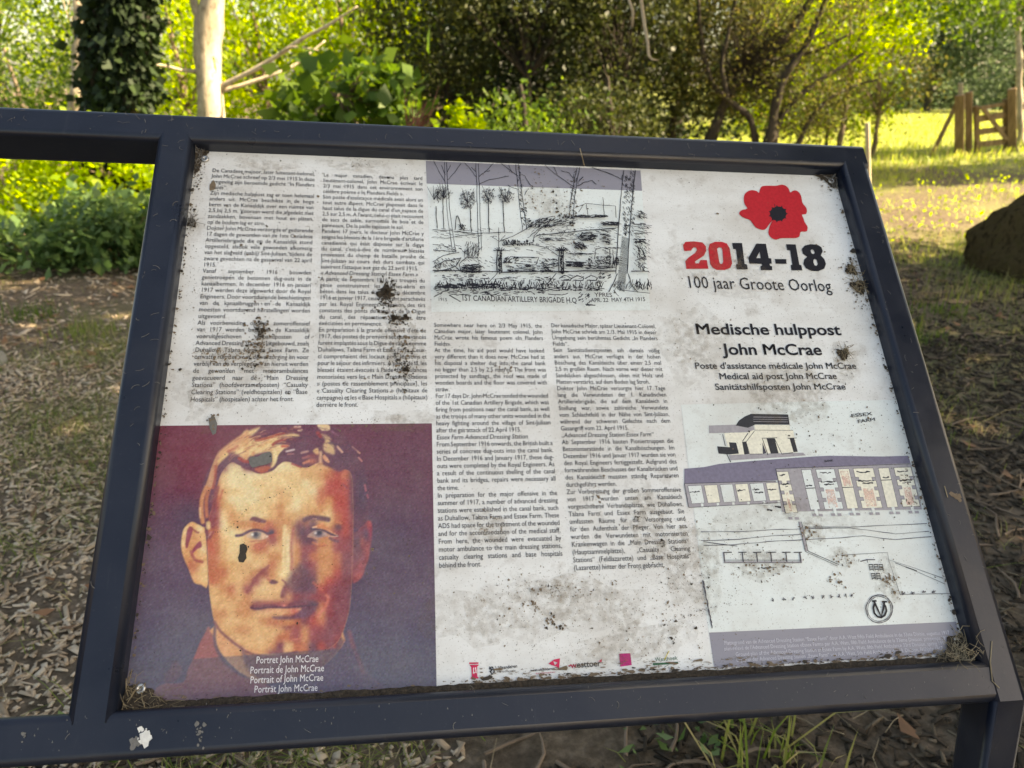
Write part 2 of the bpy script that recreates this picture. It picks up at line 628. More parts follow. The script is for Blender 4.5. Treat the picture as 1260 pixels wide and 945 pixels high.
UL, UR = -HW - .001, HW + .001
VT, VB = HH, -HH - .007           # inner edges of the rails
FARL = -1.62
bar('top_rail', FARL - TW, UR + TW, VT, VT + TW)
bar('bottom_rail', FARL - TW, UR + .012, VB - TW, VB)
bar('upright', UR, UR + TW, VB - TW, VT + .012, .0004)
bar('upright', UL - TW, UL, VB - .012, VT + .012, .0004)
bar('upright', FARL - TW, FARL, VB - .012, VT + .012, .0004)


def leg(u0):
    c = []
    D = Vector((0, -.151, -1))
    for u, n in ((u0, RB), (u0 + TW, RB), (u0 + TW, RF), (u0, RF)):
        p = Vector(ORG + AU * u + AV * (VB - TW + .0005) + AN * n)
        c.append(p)
    low = [p + D * (p.z + .1) for p in c]
    q = MB()
    q.hexa([tuple(p - sign_base) for p in low + c])
    return q.build('leg', M['paint'], sign, None, True, .007, along=D.normalized())


leg(UR)
leg(FARL - TW)

# the board itself
q = MB()
q.box(-HW - .0008, HW + .0008, -HH - .0065, HH - .0003, -.006, 0)
board = q.build('board', M['board'], sign, LOC)

# ------------------------------------------------------------------ print: helpers
LAYER = {'n': 0}


def flat(loops):
    """filled flat shape with holes from closed (u, v) loops -> verts, faces"""
    cu = bpy.data.curves.new('outline', 'CURVE')
    cu.dimensions = '2D'
    cu.fill_mode = 'BOTH'
    for L in loops:
        sp = cu.splines.new('POLY')
        sp.points.add(len(L) - 1)
        for i, (x, y) in enumerate(L):
            sp.points[i].co = (x, y, 0, 1)
        sp.use_cyclic_u = True
    o = bpy.data.objects.new('outline', cu)
    me = o.to_mesh()
    vs = [tuple(v.co) for v in me.vertices]
    fs = [tuple(p.vertices) for p in me.polygons]
    o.to_mesh_clear()
    bpy.data.objects.remove(o)
    bpy.data.curves.remove(cu)
    return vs, fs


class Sheet:
    """flat printed matter on the board, several inks in one mesh"""

    def __init__(self, n0):
        self.mb = MB()
        self.n = n0
        self.mats = []

    def mi(self, m):
        if m not in self.mats: self.mats.append(m)
        return self.mats.index(m)

    def raw(self, vs, fs, m):
        self.n += 2.5e-6
        self.mb.add([(x, y, self.n) for x, y, *_ in vs], fs, self.mi(m))

    def poly(self, loops, m):
        if not isinstance(loops[0][0], (tuple, list)):
            loops = [loops]
        if len(loops) == 1 and len(loops[0]) == 4:
            self.raw(loops[0], [(0, 1, 2, 3)], m)
        else:
            vs, fs = flat(loops)
            self.raw(vs, fs, m)

    def stroke(self, pts, w, m, jitter=0.0, taper=False):
        pts = [Vector(p) for p in pts]
        if len(pts) < 2: return
        vs, fs = [], []
        for i, p in enumerate(pts):
            if i == 0: t = pts[1] - pts[0]
            elif i == len(pts) - 1: t = pts[-1] - pts[-2]
            else: t = (pts[i + 1] - pts[i]).normalized() + (pts[i] - pts[i - 1]).normalized()
            if t.length < 1e-9: t = Vector((1, 0))
            t.normalize()
            nn = Vector((-t.y, t.x)) * w * .5 * (1 + jitter * (random.random() - .5) * 2)
            if taper and i == len(pts) - 1: nn *= .3
            vs += [p + nn, p - nn]
        for i in range(len(pts) - 1):
            fs.append((2 * i, 2 * i + 1, 2 * i + 3, 2 * i + 2))
        self.raw([tuple(v) for v in vs], fs, m)

    def build(self, name, parent, label=None):
        o = self.mb.build(name, [M[x] for x in self.mats], parent, None)
        if label: o['label'] = label
        return o


class Font:
    """glyph outlines of the built-in typeface, laid out by hand"""

    def __init__(self, off=0.0, res=2):
        self.off, self.res, self.g = off, res, {}

    def _mesh(self, s):
        cu = bpy.data.curves.new('glyph', 'FONT')
        cu.body = s
        cu.size = 1
        cu.resolution_u = self.res
        cu.offset = self.off
        o = bpy.data.objects.new('glyph', cu)
        me = o.to_mesh()
        vs = np.array([v.co[:2] for v in me.vertices]).reshape(-1, 2)
        fs = [tuple(p.vertices) for p in me.polygons]
        o.to_mesh_clear()
        bpy.data.objects.remove(o)
        bpy.data.curves.remove(cu)
        return vs, fs

    def glyph(self, ch):
        if ch not in self.g:
            if not hasattr(self, 'hh'):
                self.hh = self._mesh('HH')[0][:, 0].max()
            keep = self.off
            if ch in 'MNWVw': self.off = 0.0
            vs, fs = self._mesh(ch) if ch != ' ' else (np.zeros((0, 2)), [])
            self.off = keep
            if ch in 'MNWVw' and keep > .002:      # thicken by overprinting
                V_, F_ = [], []
                for k_, d_ in enumerate((-keep, 0, keep)):
                    V_.append(vs + np.array([d_, 0])); F_ += [tuple(i + k_ * len(vs) for i in f) for f in fs]
                vs, fs = np.concatenate(V_), F_
            adv = self._mesh('H' + ch + 'H')[0][:, 0].max() - self.hh
            self.g[ch] = (vs, fs, adv)
        return self.g[ch]

    def width(self, s):
        return sum(self.glyph(c)[2] for c in s)

    def put(self, sheet, s, x, y, size, m, hs=1.0, shear=0.0, space=None, track=0.0, slope=0.0):
        VS, FS = [], []
        k = 0
        x0 = x
        for c in s:
            vs, fs, adv = self.glyph(c)
            if c == ' ' and space is not None:
                x += space
                continue
            if len(vs):
                px = x + (vs[:, 0] + vs[:, 1] * shear) * size * hs
                py = y + vs[:, 1] * size + (px - x0) * slope
                VS += list(zip(px, py))
                FS += [tuple(i + k for i in f) for f in fs]
                k += len(vs)
            x += adv * size * hs + track
        if VS: sheet.raw(VS, FS, m)
        return x


F_BODY = Font(.0, 2)
F_BOLD = Font(.020, 4)
F_SEMI = Font(.012, 3)


def line_fit(sheet, font, s, L, Rr, y, size, m, justify=True, shear=0.0, hs=.95, slope=0.0):
    w = font.width(s.replace(' ', '')) * size * hs
    ns = s.count(' ')
    sp = font.width(' ') * size * hs * .85
    room = Rr - L
    if justify and ns:
        space = (room - w) / ns
        if space < sp * .72:
            hs2 = hs * (room - sp * .72 * ns) / w
            font.put(sheet, s, L, y, size, m, hs2, shear, sp * .72, slope=slope)
        else:
            font.put(sheet, s, L, y, size, m, hs, shear, space, slope=slope)
    else:
        if w + sp * ns > room:
            hs = hs * room / (w + sp * ns); sp = sp * room / (w + sp * ns)
        font.put(sheet, s, L, y, size, m, hs, shear, sp, slope=slope)


def column(text, tl, tr, bl, br, size_k=.95, loose=(), italic=(), hs=.84):
    """justified column between four photo points (baseline ends of the first and last line)"""
    sh = Sheet(.0009)
    lines = text.strip('\n').split('\n')
    A, B, C, D = uv(*tl), uv(*tr), uv(*bl), uv(*br)
    n = len(lines)
    pitch = (A[1] - C[1]) / (n - 1)
    for i, s in enumerate(lines):
        f = i / (n - 1)
        L = A[0] + (C[0] - A[0]) * f
        Rr = B[0] + (D[0] - B[0]) * f
        y = A[1] + (C[1] - A[1]) * f
        it = s.startswith('_')
        end = s.startswith('~')
        s = s.lstrip('_~')
        line_fit(sh, F_BODY, s, L, Rr, y, pitch * size_k, 'ink', not (it or end), .2 if it else 0, hs)
    return sh


DUTCH = '''
De Canadese majoor, later luitenant-kolonel,
John McCrae schreef op 2/3 mei 1915 in deze
omgeving zijn beroemde gedicht “In Flanders
~Fields”.
Zijn medische hulppost zag er toen helemaal
anders uit. McCrae beschikte in de hoge
berm van de Kanaaldijk over een ruimte van
2,5 bij 2,5 m. Vooraan werd die afgedekt met
zandzakken, bovenaan met hout en platen,
~op de bodem lag er stro.
Dokter John McCrae verzorgde er gedurende
17 dagen de gewonden van de 1ste Canadese
Artilleriebrigade die op de Kanaaldijk stond
opgesteld, alsook vele gewonden afkomstig
van het slagveld (nabij) Sint-Juliaan, tijdens de
zware gevechten na de gasaanval van 22 april
~1915.
Vanaf september 1916 bouwden
genietroepen de betonnen dug-outs in de
kanaalbermen. In december 1916 en januari
1917 werden deze afgewerkt door de Royal
Engineers. Door voortdurende beschietingen
van de kanaalbruggen en de Kanaaldijk
moesten voortdurend herstellingen worden
~uitgevoerd.
Als voorbereiding op het zomeroffensief
van 1917 werden onderaan de Kanaaldijk
vooruitgeschoven verbandposten of
Advanced Dressing Stations uitgebouwd, zoals
Duhallow, Talana Farm en Essex Farm. Ze
omvatte ruimtes voor de verzorging en voor
verblijf van de verplegers. Van hieruit werden
de gewonden met motorambulances
geëvacueerd naar de “Main Dressing
Stations” (hoofdverzamelposten) “Casualty
Clearing Stations” (veldhospitalen) en “Base
~Hospitals” (hospitalen) achter het front.
'''
FRENCH = '''
Le major canadien, devenu plus tard
lieutenant-colonel, John McCrae écrivait le
2/3 mai 1915 dans cet environnement son
~célèbre poème « In Flanders Fields ».
Son poste d'assistance médicale avait alors un
tout autre aspect. McCrae disposait dans le
haut talus de la digue du canal d'un espace de
2,5 sur 2,5 m. A l'avant, celui-ci était recouvert
de sacs de sable, surmontés de bois et de
~panneaux. De la paille tapissait le sol.
Pendant 17 jours, le docteur John McCrae y
soigna les blessés de la 1ère brigade d'artillerie
canadienne qui était disposée sur la digue
du canal, c'est-à-dire de nombreux blessés
provenant du champ de bataille proche de
Sint-Juliaan au cours des durs combats qui
~suivirent l'attaque aux gaz du 22 avril 1915.
_« Advanced Dressing Station Essex Farm »
A partir de septembre 1916, les troupes du
génie construisirent les galeries-abris en
béton dans les talus du canal. En décembre
1916 et janvier 1917, ceux-ci furent parachevés
par les Royal Engineers. A raison des tirs
constants des ponts du canal et de la Digue
du canal, des réparations devaient être
~exécutées en permanence.
En préparation à la grande offensive d'été de
1917, des postes de premiers secours avancés
furent implantés sous la Digue du canal, comme
Duhallows, Talana Farm et Essex Farm. Ceux-
ci comprenaient des locaux pour les soins et
pour le séjour des infirmiers. A partir de là, les
blessés étaient évacués à l'aide d'ambulances
motorisées vers les « Main Dressing Stations
» (postes de rassemblement principaux), les
« Casualty Clearing Stations » (hôpitaux de
campagne) et les « Base Hospitals » (hôpitaux)
~derrière le front.
'''
ENGLISH = '''
Somewhere near here on 2/3 May 1915, the
Canadian major, later lieutenant colonel, John
McCrae wrote his famous poem «In Flanders
~Fields».
At the time, his aid post would have looked
very different than it does now. McCrae had at
his disposal a shelter dug into the canal bank
no bigger than 2.5 by 2.5 metres. The front was
protected by sandbags, the roof was made of
wooden boards and the floor was covered with
~straw.
For 17 days Dr. John McCrae tended the wounded
of the 1st Canadian Artillery Brigade, which was
firing from positions near the canal bank, as well
as the troops of many other units wounded in the
heavy fighting around the village of Sint-Juliaan
~after the gas attack of 22 April 1915.
_Essex Farm Advanced Dressing Station
From September 1916 onwards, the British built a
series of concrete dug-outs into the canal bank.
In December 1916 and January 1917, these dug-
outs were completed by the Royal Engineers. As
a result of the continuous shelling of the canal
bank and its bridges, repairs were necessary all
~the time.
In preparation for the major offensive in the
summer of 1917, a number of advanced dressing
stations were established in the canal bank, such
as Duhallow, Talana Farm and Essex Farm. These
ADS had space for the treatment of the wounded
and for the accommodation of the medical staff.
From here, the wounded were evacuated by
motor ambulance to the main dressing stations,
casualty clearing stations and base hospitals
~behind the front.
'''
GERMAN = '''
Der kanadische Major, später Lieutenant-Colonel,
John McCrae schrieb am 2./3. Mai 1915 in dieser
Umgebung sein berühmtes Gedicht „In Flanders
~Fields“.
Sein Sanitätsdienstposten sah damals völlig
anders aus. McCrae verfügte in der hohen
Böschung des Kanaldeichs über einen 2,5 mal
2,5 m großen Raum. Nach vorne war dieser mit
Sandsäcken abgeschlossen, oben mit Holz und
~Platten verstärkt, auf dem Boden lag Stroh.
Doktor John McCrae versorgte hier 17 Tage
lang die Verwundeten der 1. Kanadischen
Artilleriebrigade, die auf dem Kanaldeich in
Stellung war, sowie zahlreiche Verwundete
vom Schlachtfeld in der Nähe von Sint-Juliaan,
während der schweren Gefechte nach dem
~Gasangriff vom 22. April 1915.
_„Advanced Dressing Station Essex Farm“
Ab September 1916 bauten Pioniertruppen die
Betonunterstände in die Kanalböschungen. Im
Dezember 1916 und Januar 1917 wurden sie von
den Royal Engineers fertiggestellt. Aufgrund des
fortwährenden Beschusses der Kanalbrücken und
des Kanaldeichs mussten ständig Reparaturen
~durchgeführt werden.
Zur Vorbereitung der großen Sommeroffensive
von 1917 wurden unten am Kanaldeich
vorgeschobene Verbandsplätze, wie Duhallows,
Talana Farm und Essex Farm ausgebaut. Sie
umfassten Räume für die Versorgung und
für den Aufenthalt der Pfleger. Von hier aus
wurden die Verwundeten mit motorisierten
Krankenwagen in die „Main Dressing Stations“
(Hauptsammelplätze), „Casualty Clearing
Stations“ (Feldlazarette) und „Base Hospitals“
~(Lazarette) hinter der Front gebracht.
'''
column(DUTCH, (261, 212), (387.5, 217), (234, 494.5), (378, 497)).build('text_block', board, 'column of small Dutch text at the upper left')
column(FRENCH, (398, 217.5), (520, 222.5), (389, 501), (526.5, 501)).build('text_block', board, 'column of small French text')
column(ENGLISH, (534, 402.5), (667, 402), (540, 699), (693, 690.5)).build('text_block', board, 'column of small English text below the ink drawing')
column(GERMAN, (678, 403), (807, 404), (706, 702), (852, 695)).build('text_block', board, 'column of small German text')

# titles
sh = Sheet(.0009)


def fit_line(sheet, font, s, p0, p1, m, size_px, track=0.0):
    """one printed line whose baseline runs from photo point p0 to p1"""
    A, B = uv(*p0), uv(*p1)
    sl = (B[1] - A[1]) / (B[0] - A[0])
    c = uv(p0[0], p0[1] - size_px)
    size = math.hypot(c[0] - A[0], c[1] - A[1])
    w = font.width(s) * size
    font.put(sheet, s, A[0], A[1], size, m, (B[0] - A[0]) / w, slope=sl)


fit_line(sh, F_BOLD, 'Medische hulppost', (856, 411.5), (1035, 412.5), 'ink_bold', 19)
fit_line(sh, F_BOLD, 'John McCrae', (891, 436.5), (1012, 437), 'ink_bold', 19)
fit_line(sh, F_SEMI, "Poste d'assistance médicale John McCrae", (855, 454), (1054, 454), 'ink', 11)
fit_line(sh, F_SEMI, 'Medical aid post John McCrae', (885, 467), (1030, 466.5), 'ink', 11)
fit_line(sh, F_SEMI, 'Sanitätshilfsposten John McCrae', (880, 480), (1041, 479.5), 'ink', 11)
sh.build('title_text', board)

sh = Sheet(.0009)
fit_line(sh, F_BODY, '100 jaar Groote Oorlog', (845, 354.5), (1024, 359), 'ink_bold', 21)
Z = lambda pts: uvl(pts, 830, 285, 6.0)
two = [(65, 128), (62, 100), (80, 78), (140, 74), (205, 82), (230, 110), (232, 145), (215, 180), (150, 222), (152, 236), (178, 236), (190, 212), (238, 212), (248, 276), (86, 277), (78, 220), (100, 195), (150, 160), (164, 138), (158, 120), (140, 118), (126, 130), (122, 142), (72, 146)]
sh.poly([Z(two)], 'red')
zo = [(248, 130), (258, 92), (300, 77), (350, 78), (385, 90), (405, 125), (424, 235), (410, 270), (370, 285), (310, 284), (280, 268), (262, 240)]
zi = [(312, 128), (326, 118), (346, 122), (352, 140), (358, 225), (350, 240), (338, 242), (330, 230)]
sh.poly([Z(zo), Z(zi)], 'red')
sh.poly([Z([(424, 86), (497, 86), (516, 240), (532, 244), (540, 280), (458, 281), (452, 244), (466, 240), (452, 132), (432, 130)])], 'ink_bold')
sh.poly([Z([(602, 90), (672, 92), (694, 198), (712, 200), (716, 238), (700, 240), (704, 254), (718, 258), (720, 286), (636, 286), (632, 258), (646, 252), (642, 240), (552, 238), (544, 196)]), Z([(626, 150), (634, 198), (602, 198)])], 'ink_bold')
sh.poly([Z([(740, 204), (822, 205), (826, 240), (745, 239)])], 'ink_bold')
sh.poly([Z([(822, 95), (892, 97), (920, 246), (934, 250), (942, 288), (862, 288), (856, 250), (868, 246), (852, 140), (830, 138)])], 'ink_bold')
e8 = [(938, 130), (960, 105), (1000, 95), (1050, 98), (1082, 116), (1092, 146), (1078, 178), (1104, 205), (1116, 240), (1104, 275), (1060, 294), (1010, 292), (968, 272), (950, 240), (956, 208), (978, 188), (946, 164)]
sh.poly([Z(e8), Z([(1002, 142), (1012, 132), (1026, 140), (1034, 160), (1022, 168), (1008, 160)]), Z([(1024, 212), (1034, 202), (1048, 212), (1056, 242), (1046, 256), (1032, 250), (1024, 232)])], 'ink_bold')
sh.build('anniversary_text', board)


def smooth(L, k=4):
    out = []
    n = len(L)
    for i in range(n):
        p0, p1, p2, p3 = (np.array(L[(i + j - 1) % n], float) for j in range(4))
        for s_ in range(k):
            t_ = s_ / k
            out.append(tuple(.5 * ((2 * p1) + (-p0 + p2) * t_ + (2 * p0 - 5 * p1 + 4 * p2 - p3) * t_ ** 2 + (-p0 + 3 * p1 - 3 * p2 + p3) * t_ ** 3)))
    return out


sh = Sheet(.0009)
Z = lambda pts: uvl(pts, 890, 215, 10.5)
flower = [(262, 330), (272, 260), (320, 215), (375, 203), (430, 216), (458, 236), (476, 180), (510, 150), (600, 146), (680, 146), (750, 132), (810, 150), (845, 190), (862, 232), (900, 210), (945, 210), (985, 245), (1005, 290), (1022, 370), (1062, 420), (1078, 465), (1066, 510), (1014, 520), (1030, 560), (1050, 620), (1084, 670), (1080, 725), (1052, 740), (996, 742), (980, 800), (930, 822), (830, 822), (730, 826), (680, 842), (630, 826), (590, 785), (580, 735), (600, 660), (628, 602), (616, 612), (580, 660), (540, 708), (490, 714), (420, 685), (375, 630), (340, 588), (260, 558), (210, 520), (206, 490), (240, 460), (308, 440), (276, 390)]
sh.poly([Z(smooth(flower, 3))], 'red')
ring = []
for k in range(44):
    w_ = 2 * math.pi * k / 44
    rr_ = 100 * (1.0 if k % 4 else 1.22)
    ring.append((705 + rr_ * 1.06 * math.cos(w_), 508 + rr_ * .93 * math.sin(w_)))
sh.poly([Z(ring)], 'ink_bold')
sh.stroke(Z([(668, 430), (658, 384)]), .0011, 'ink_bold')
sh.build('poppy_emblem', board, 'red poppy flower with a black centre printed above the dates')

# ------------------------------------------------------------------ print: coloured portrait of a soldier
def srgb2lin(c):
    c = np.asarray(c, float) / 255
    return np.where(c <= .04045, c / 12.92, ((c + .055) / 1.055) ** 2.4)


PC = [uv(201.5, 523.5), uv(531.5, 521.5), uv(537, 846), uv(152, 872)]
nu, nv = 330, 330
uu = np.linspace(0, 1, nu)
vv = np.linspace(0, 1, nv)
# true rectangle on the board, clipped at the board's left edge
pu0, pu1 = -HW - .0008, (PC[1][0] + PC[2][0]) / 2
pv1, pv0 = (PC[0][1] + PC[1][1]) / 2, -HH
GU, GV = np.meshgrid(pu0 + (pu1 - pu0) * uu, pv0 + (pv1 - pv0) * vv, indexing='xy')
px, py = unuv(GU.ravel(), GV.ravel())
QX, QY = (px - 140) * 2.555, (py - 510) * 2.555
IMG = np.zeros((len(QX), 3))


def smst(x):
    x = np.clip(x, 0, 1)
    return x * x * (3 - 2 * x)


def sdist(poly):
    P = np.array(poly, float)
    d = np.full(len(QX), 1e9)
    inside = np.zeros(len(QX), bool)
    for i in range(len(P)):
        a, b_ = P[i], P[(i + 1) % len(P)]
        e = b_ - a
        w0, w1 = QX - a[0], QY - a[1]
        t_ = np.clip((w0 * e[0] + w1 * e[1]) / (e @ e + 1e-9), 0, 1)
        d = np.minimum(d, (w0 - e[0] * t_) ** 2 + (w1 - e[1] * t_) ** 2)
        c1 = (a[1] <= QY) & (b_[1] > QY)
        c2 = (b_[1] <= QY) & (a[1] > QY)
        cr_ = e[0] * w1 - e[1] * w0
        inside ^= (c1 & (cr_ > 0)) | (c2 & (cr_ < 0))
    return np.where(inside, -1, 1) * np.sqrt(d)


def lay(col, a):
    global IMG
    a = np.clip(a, 0, 1)[:, None]
    IMG = IMG * (1 - a) + np.array(col, float)[None] * a


def pg(poly, col, blur=4, a=1.0, sm=True, mask=None):
    al = smst(.5 - sdist(smooth(poly, 3) if sm else poly) / (2 * blur)) * a
    lay(col, al if mask is None else al * mask)
    return al


def bl(x, y, rx, ry, col, a=1.0, rot=0, mask=None):
    c_, s_ = math.cos(R(rot)), math.sin(R(rot))
    dx, dy = QX - x, QY - y
    q_ = ((dx * c_ + dy * s_) / rx) ** 2 + ((-dx * s_ + dy * c_) / ry) ** 2
    al = np.exp(-q_) * a
    lay(col, al if mask is None else al * mask)


def sk(pts, w, col, a=1.0, soft=2.0, mask=None):
    d = np.full(len(QX), 1e9)
    P = np.array(pts, float)
    # smooth the polyline
    if len(P) > 2:
        out = []
        for i in range(len(P) - 1):
            p0, p1, p2, p3 = P[max(i - 1, 0)], P[i], P[i + 1], P[min(i + 2, len(P) - 1)]
            for t_ in np.linspace(0, 1, 5)[:-1]:
                out.append(.5 * ((2 * p1) + (-p0 + p2) * t_ + (2 * p0 - 5 * p1 + 4 * p2 - p3) * t_ ** 2 + (-p0 + 3 * p1 - 3 * p2 + p3) * t_ ** 3))
        out.append(P[-1])
        P = np.array(out)
    for i in range(len(P) - 1):
        a_, e = P[i], P[i + 1] - P[i]
        w0, w1 = QX - a_[0], QY - a_[1]
        t_ = np.clip((w0 * e[0] + w1 * e[1]) / (e @ e + 1e-9), 0, 1)
        d = np.minimum(d, (w0 - e[0] * t_) ** 2 + (w1 - e[1] * t_) ** 2)
    d = np.sqrt(d)
    al = smst(.5 - (d - w / 2) / (2 * soft)) * a
    lay(col, al if mask is None else al * mask)


# backdrop
f_ = smst((QY - 40) / 820)[:, None]
IMG = np.array([116, 60, 76])[None] * (1 - f_) + np.array([86, 84, 104])[None] * f_
bl(240, 150, 170, 180, (126, 42, 60), .65)
bl(80, 420, 150, 200, (96, 78, 98), .6)
bl(930, 150, 220, 170, (106, 66, 82), .8)
bl(880, 420, 170, 160, (84, 68, 90), .7)
bl(240, 330, 60, 60, (80, 66, 84), .7)


def tl(x0, y0, pts):
    return [((x0 + x / 11.81 - 140) * 2.555, (y0 + y / 11.81 - 510) * 2.555) for x, y in pts]


CL = {'C': (240, 216, 166), 'E': (240, 203, 148), 'L': (230, 178, 124), 'O': (214, 146, 98), 'T': (202, 118, 86), 'R': (190, 84, 74), 'P': (158, 76, 80), 'M': (140, 76, 84), 'D': (114, 76, 90)}
# coat, collar
pg(tl(220, 760, [(440, 130), (520, 330), (560, 470), (640, 620), (780, 740), (945, 860), (1400, 1050), (1400, 1500), (-400, 1500), (-300, 1000), (60, 945), (130, 760), (230, 560), (300, 380), (380, 230)]), (160, 96, 96), 4)
pg(tl(220, 760, [(-60, 640), (20, 690), (50, 760), (0, 880), (-120, 945), (-220, 900)]), (128, 88, 96), 6, .7)
pg(tl(380, 760, [(560, 190), (620, 230), (680, 400), (780, 640), (860, 820), (1100, 1000), (1100, 1300), (-300, 1300), (-100, 900), (200, 700), (380, 480)]), (100, 84, 104), 6)
sk(tl(380, 760, [(590, 210), (640, 400), (720, 600), (790, 800)]), 12, (134, 84, 96), .8, 6)
# neck
nk = pg(tl(220, 760, [(520, 120), (530, 300), (580, 460), (680, 600), (800, 720), (945, 830), (1300, 960), (1900, 800), (2250, 560), (2380, 200), (1500, -200)]), (224, 162, 116), 4)
pg(tl(300, 760, [(-40, 420), (60, 540), (300, 560), (560, 540), (800, 500), (1400, 260), (1400, 600), (900, 900), (400, 960), (60, 760)]), (112, 80, 92), 8, .8, mask=nk)
pg(tl(380, 760, [(-100, 560), (80, 480), (400, 460), (470, 100), (520, -100), (300, -100), (0, 200)]), (126, 80, 92), 10, .9, mask=nk)
sk(tl(380, 760, [(440, 120), (410, 260), (370, 420)]), 9, (190, 92, 86), .8, 5, nk)
sk(tl(220, 760, [(530, 120), (520, 330), (560, 480), (650, 640), (800, 770), (945, 860)]), 9, (104, 78, 92), .8, 4)
# ears
le = pg(tl(220, 600, [(40, 900), (40, 760), (70, 610), (140, 525), (200, 498), (270, 530), (340, 570), (390, 660), (425, 1405), (330, 1412), (240, 1390), (200, 1330), (140, 1170), (80, 1040)]), (230, 168, 112), 3)
for x, y, c_, r_ in ((100, 640, 'E', 8), (70, 800, 'E', 6), (300, 610, 'C', 8), (360, 760, 'L', 8), (350, 900, 'C', 7), (220, 720, 'O', 9), (230, 1180, 'T', 10), (170, 1140, 'T', 8), (370, 1180, 'E', 9), (270, 1310, 'L', 9), (390, 1320, 'E', 8), (200, 900, 'O', 8)):
    q_ = tl(220, 600, [(x, y)])[0]
    bl(q_[0], q_[1], r_ * 1.9, r_ * 2.4, CL[c_], .85, 0, le)
pg(tl(220, 600, [(160, 565), (205, 590), (190, 680), (150, 800), (125, 880), (98, 850), (108, 700), (125, 620)]), (148, 64, 82), 3, .9)
sk(tl(220, 600, [(190, 590), (250, 640), (285, 655)]), 6, (150, 74, 72), .8, 3)
pg(tl(220, 600, [(320, 780), (335, 860), (270, 890), (200, 960), (180, 940), (230, 860), (280, 800)]), (150, 62, 84), 3, .9)
sk(tl(220, 680, [(180, -10), (210, 60), (255, 115), (340, 135)]), 9, (168, 80, 76), .85, 4)
re = pg(tl(380, 600, [(640, 690), (700, 640), (760, 560), (830, 490), (885, 480), (918, 540), (915, 700), (905, 820), (870, 1040), (830, 1140), (790, 1270), (700, 1370), (630, 1360), (600, 1000)]), (146, 76, 84), 4)
for x, y, c_, rx, ry in ((840, 690, (92, 74, 96), 16, 26), (700, 820, (100, 78, 92), 16, 40), (880, 540, (190, 84, 80), 8, 18), (900, 660, (160, 60, 84), 7, 24), (850, 900, (176, 92, 92), 8, 30), (780, 800, (166, 88, 86), 9, 18), (720, 1280, (196, 104, 100), 14, 14), (740, 1150, (178, 84, 88), 9, 18), (690, 990, (132, 82, 92), 12, 30)):
    q_ = tl(380, 600, [(x, y)])[0]
    bl(q_[0], q_[1], rx, ry, c_, .8, 0, re)
# hair mass
hair = pg([(276, 345), (268, 300), (280, 220), (306, 158), (342, 112), (395, 72), (455, 44), (560, 20), (660, 20), (716, 56), (756, 100), (782, 145), (800, 215), (802, 290), (792, 340), (752, 350), (740, 200), (500, 200), (340, 230), (305, 345)], (112, 66, 82), 4)
bl(780, 250, 26, 80, (88, 70, 88), .8, 0, hair)
bl(720, 130, 50, 40, (100, 68, 86), .7, 0, hair)
A1 = pg(tl(300, 520, [(-20, 170), (90, 115), (230, 70), (170, 150), (110, 210), (200, 265), (330, 225), (430, 215), (560, 180), (700, 158), (798, 182), (780, 206), (610, 210), (520, 250), (430, 320), (520, 318), (660, 340), (600, 390), (530, 460), (490, 560), (440, 640), (390, 655), (410, 560), (400, 450), (350, 425), (200, 455), (90, 490), (-20, 520)]), (236, 200, 146), 6)
A2 = pg(tl(220, 520, [(1010, 120), (940, 160), (830, 230), (720, 310), (600, 410), (555, 480), (545, 560), (600, 590), (700, 500), (730, 430), (820, 440), (880, 510), (960, 560), (1010, 500)]), (226, 168, 120), 6)
pg(tl(220, 520, [(560, 465), (480, 640), (430, 800), (385, 960), (480, 960), (520, 800), (565, 640), (605, 590)]), (206, 148, 112), 3)
sk(tl(220, 520, [(590, 560), (640, 520), (700, 460)]), 11, (240, 202, 138), .85, 4)
sk(tl(220, 520, [(720, 420), (790, 390), (860, 350)]), 9, (196, 100, 80), .8, 4)
sk(tl(220, 520, [(800, 330), (880, 270), (960, 210)]), 10, (222, 166, 124), .8, 5)
bl(*tl(220, 520, [(900, 420)])[0], 26, 14, (246, 216, 156), .9, -25)
pg(tl(220, 520, [(600, 600), (720, 490), (860, 470), (960, 560), (1010, 640), (960, 660), (880, 620), (760, 600), (680, 680), (620, 800), (600, 960), (530, 960), (555, 750)]), (116, 70, 88), 6, .9)
sk(tl(220, 520, [(540, 640), (530, 800), (500, 950)]), 9, (182, 88, 72), .75, 4)
sk(tl(220, 520, [(880, 520), (945, 560), (1030, 570)]), 10, (188, 76, 66), .8, 4)
for pts, w_, c_, a_ in (([(90, 215), (180, 215), (300, 235)], 7, (150, 78, 78), .8), ([(180, 260), (260, 250), (380, 215), (480, 180), (580, 150)], 8, (190, 92, 72), .85), ([(250, 160), (420, 120), (600, 110)], 16, (122, 68, 84), .8), ([(420, 325), (480, 280), (600, 250)], 8, (176, 78, 70), .85), ([(560, 345), (640, 340)], 8, (206, 82, 70), .85), ([(120, 300), (200, 320), (250, 350)], 4, (180, 120, 84), .6), ([(140, 440), (130, 470)], 10, (220, 150, 108), .7), ([(20, 420), (80, 380), (140, 330)], 6, (222, 164, 118), .6), ([(270, 350), (330, 300), (400, 280)], 6, (226, 168, 112), .6), ([(440, 400), (470, 480), (450, 580)], 6, (246, 222, 170), .7)):
    sk(tl(300, 520, pts), w_, c_, a_, 3.5)
pg(tl(300, 520, [(620, 380), (720, 300), (960, 250), (1010, 400), (960, 640), (840, 640), (700, 592), (560, 560), (490, 600), (520, 480)]), (110, 68, 86), 7, .9)
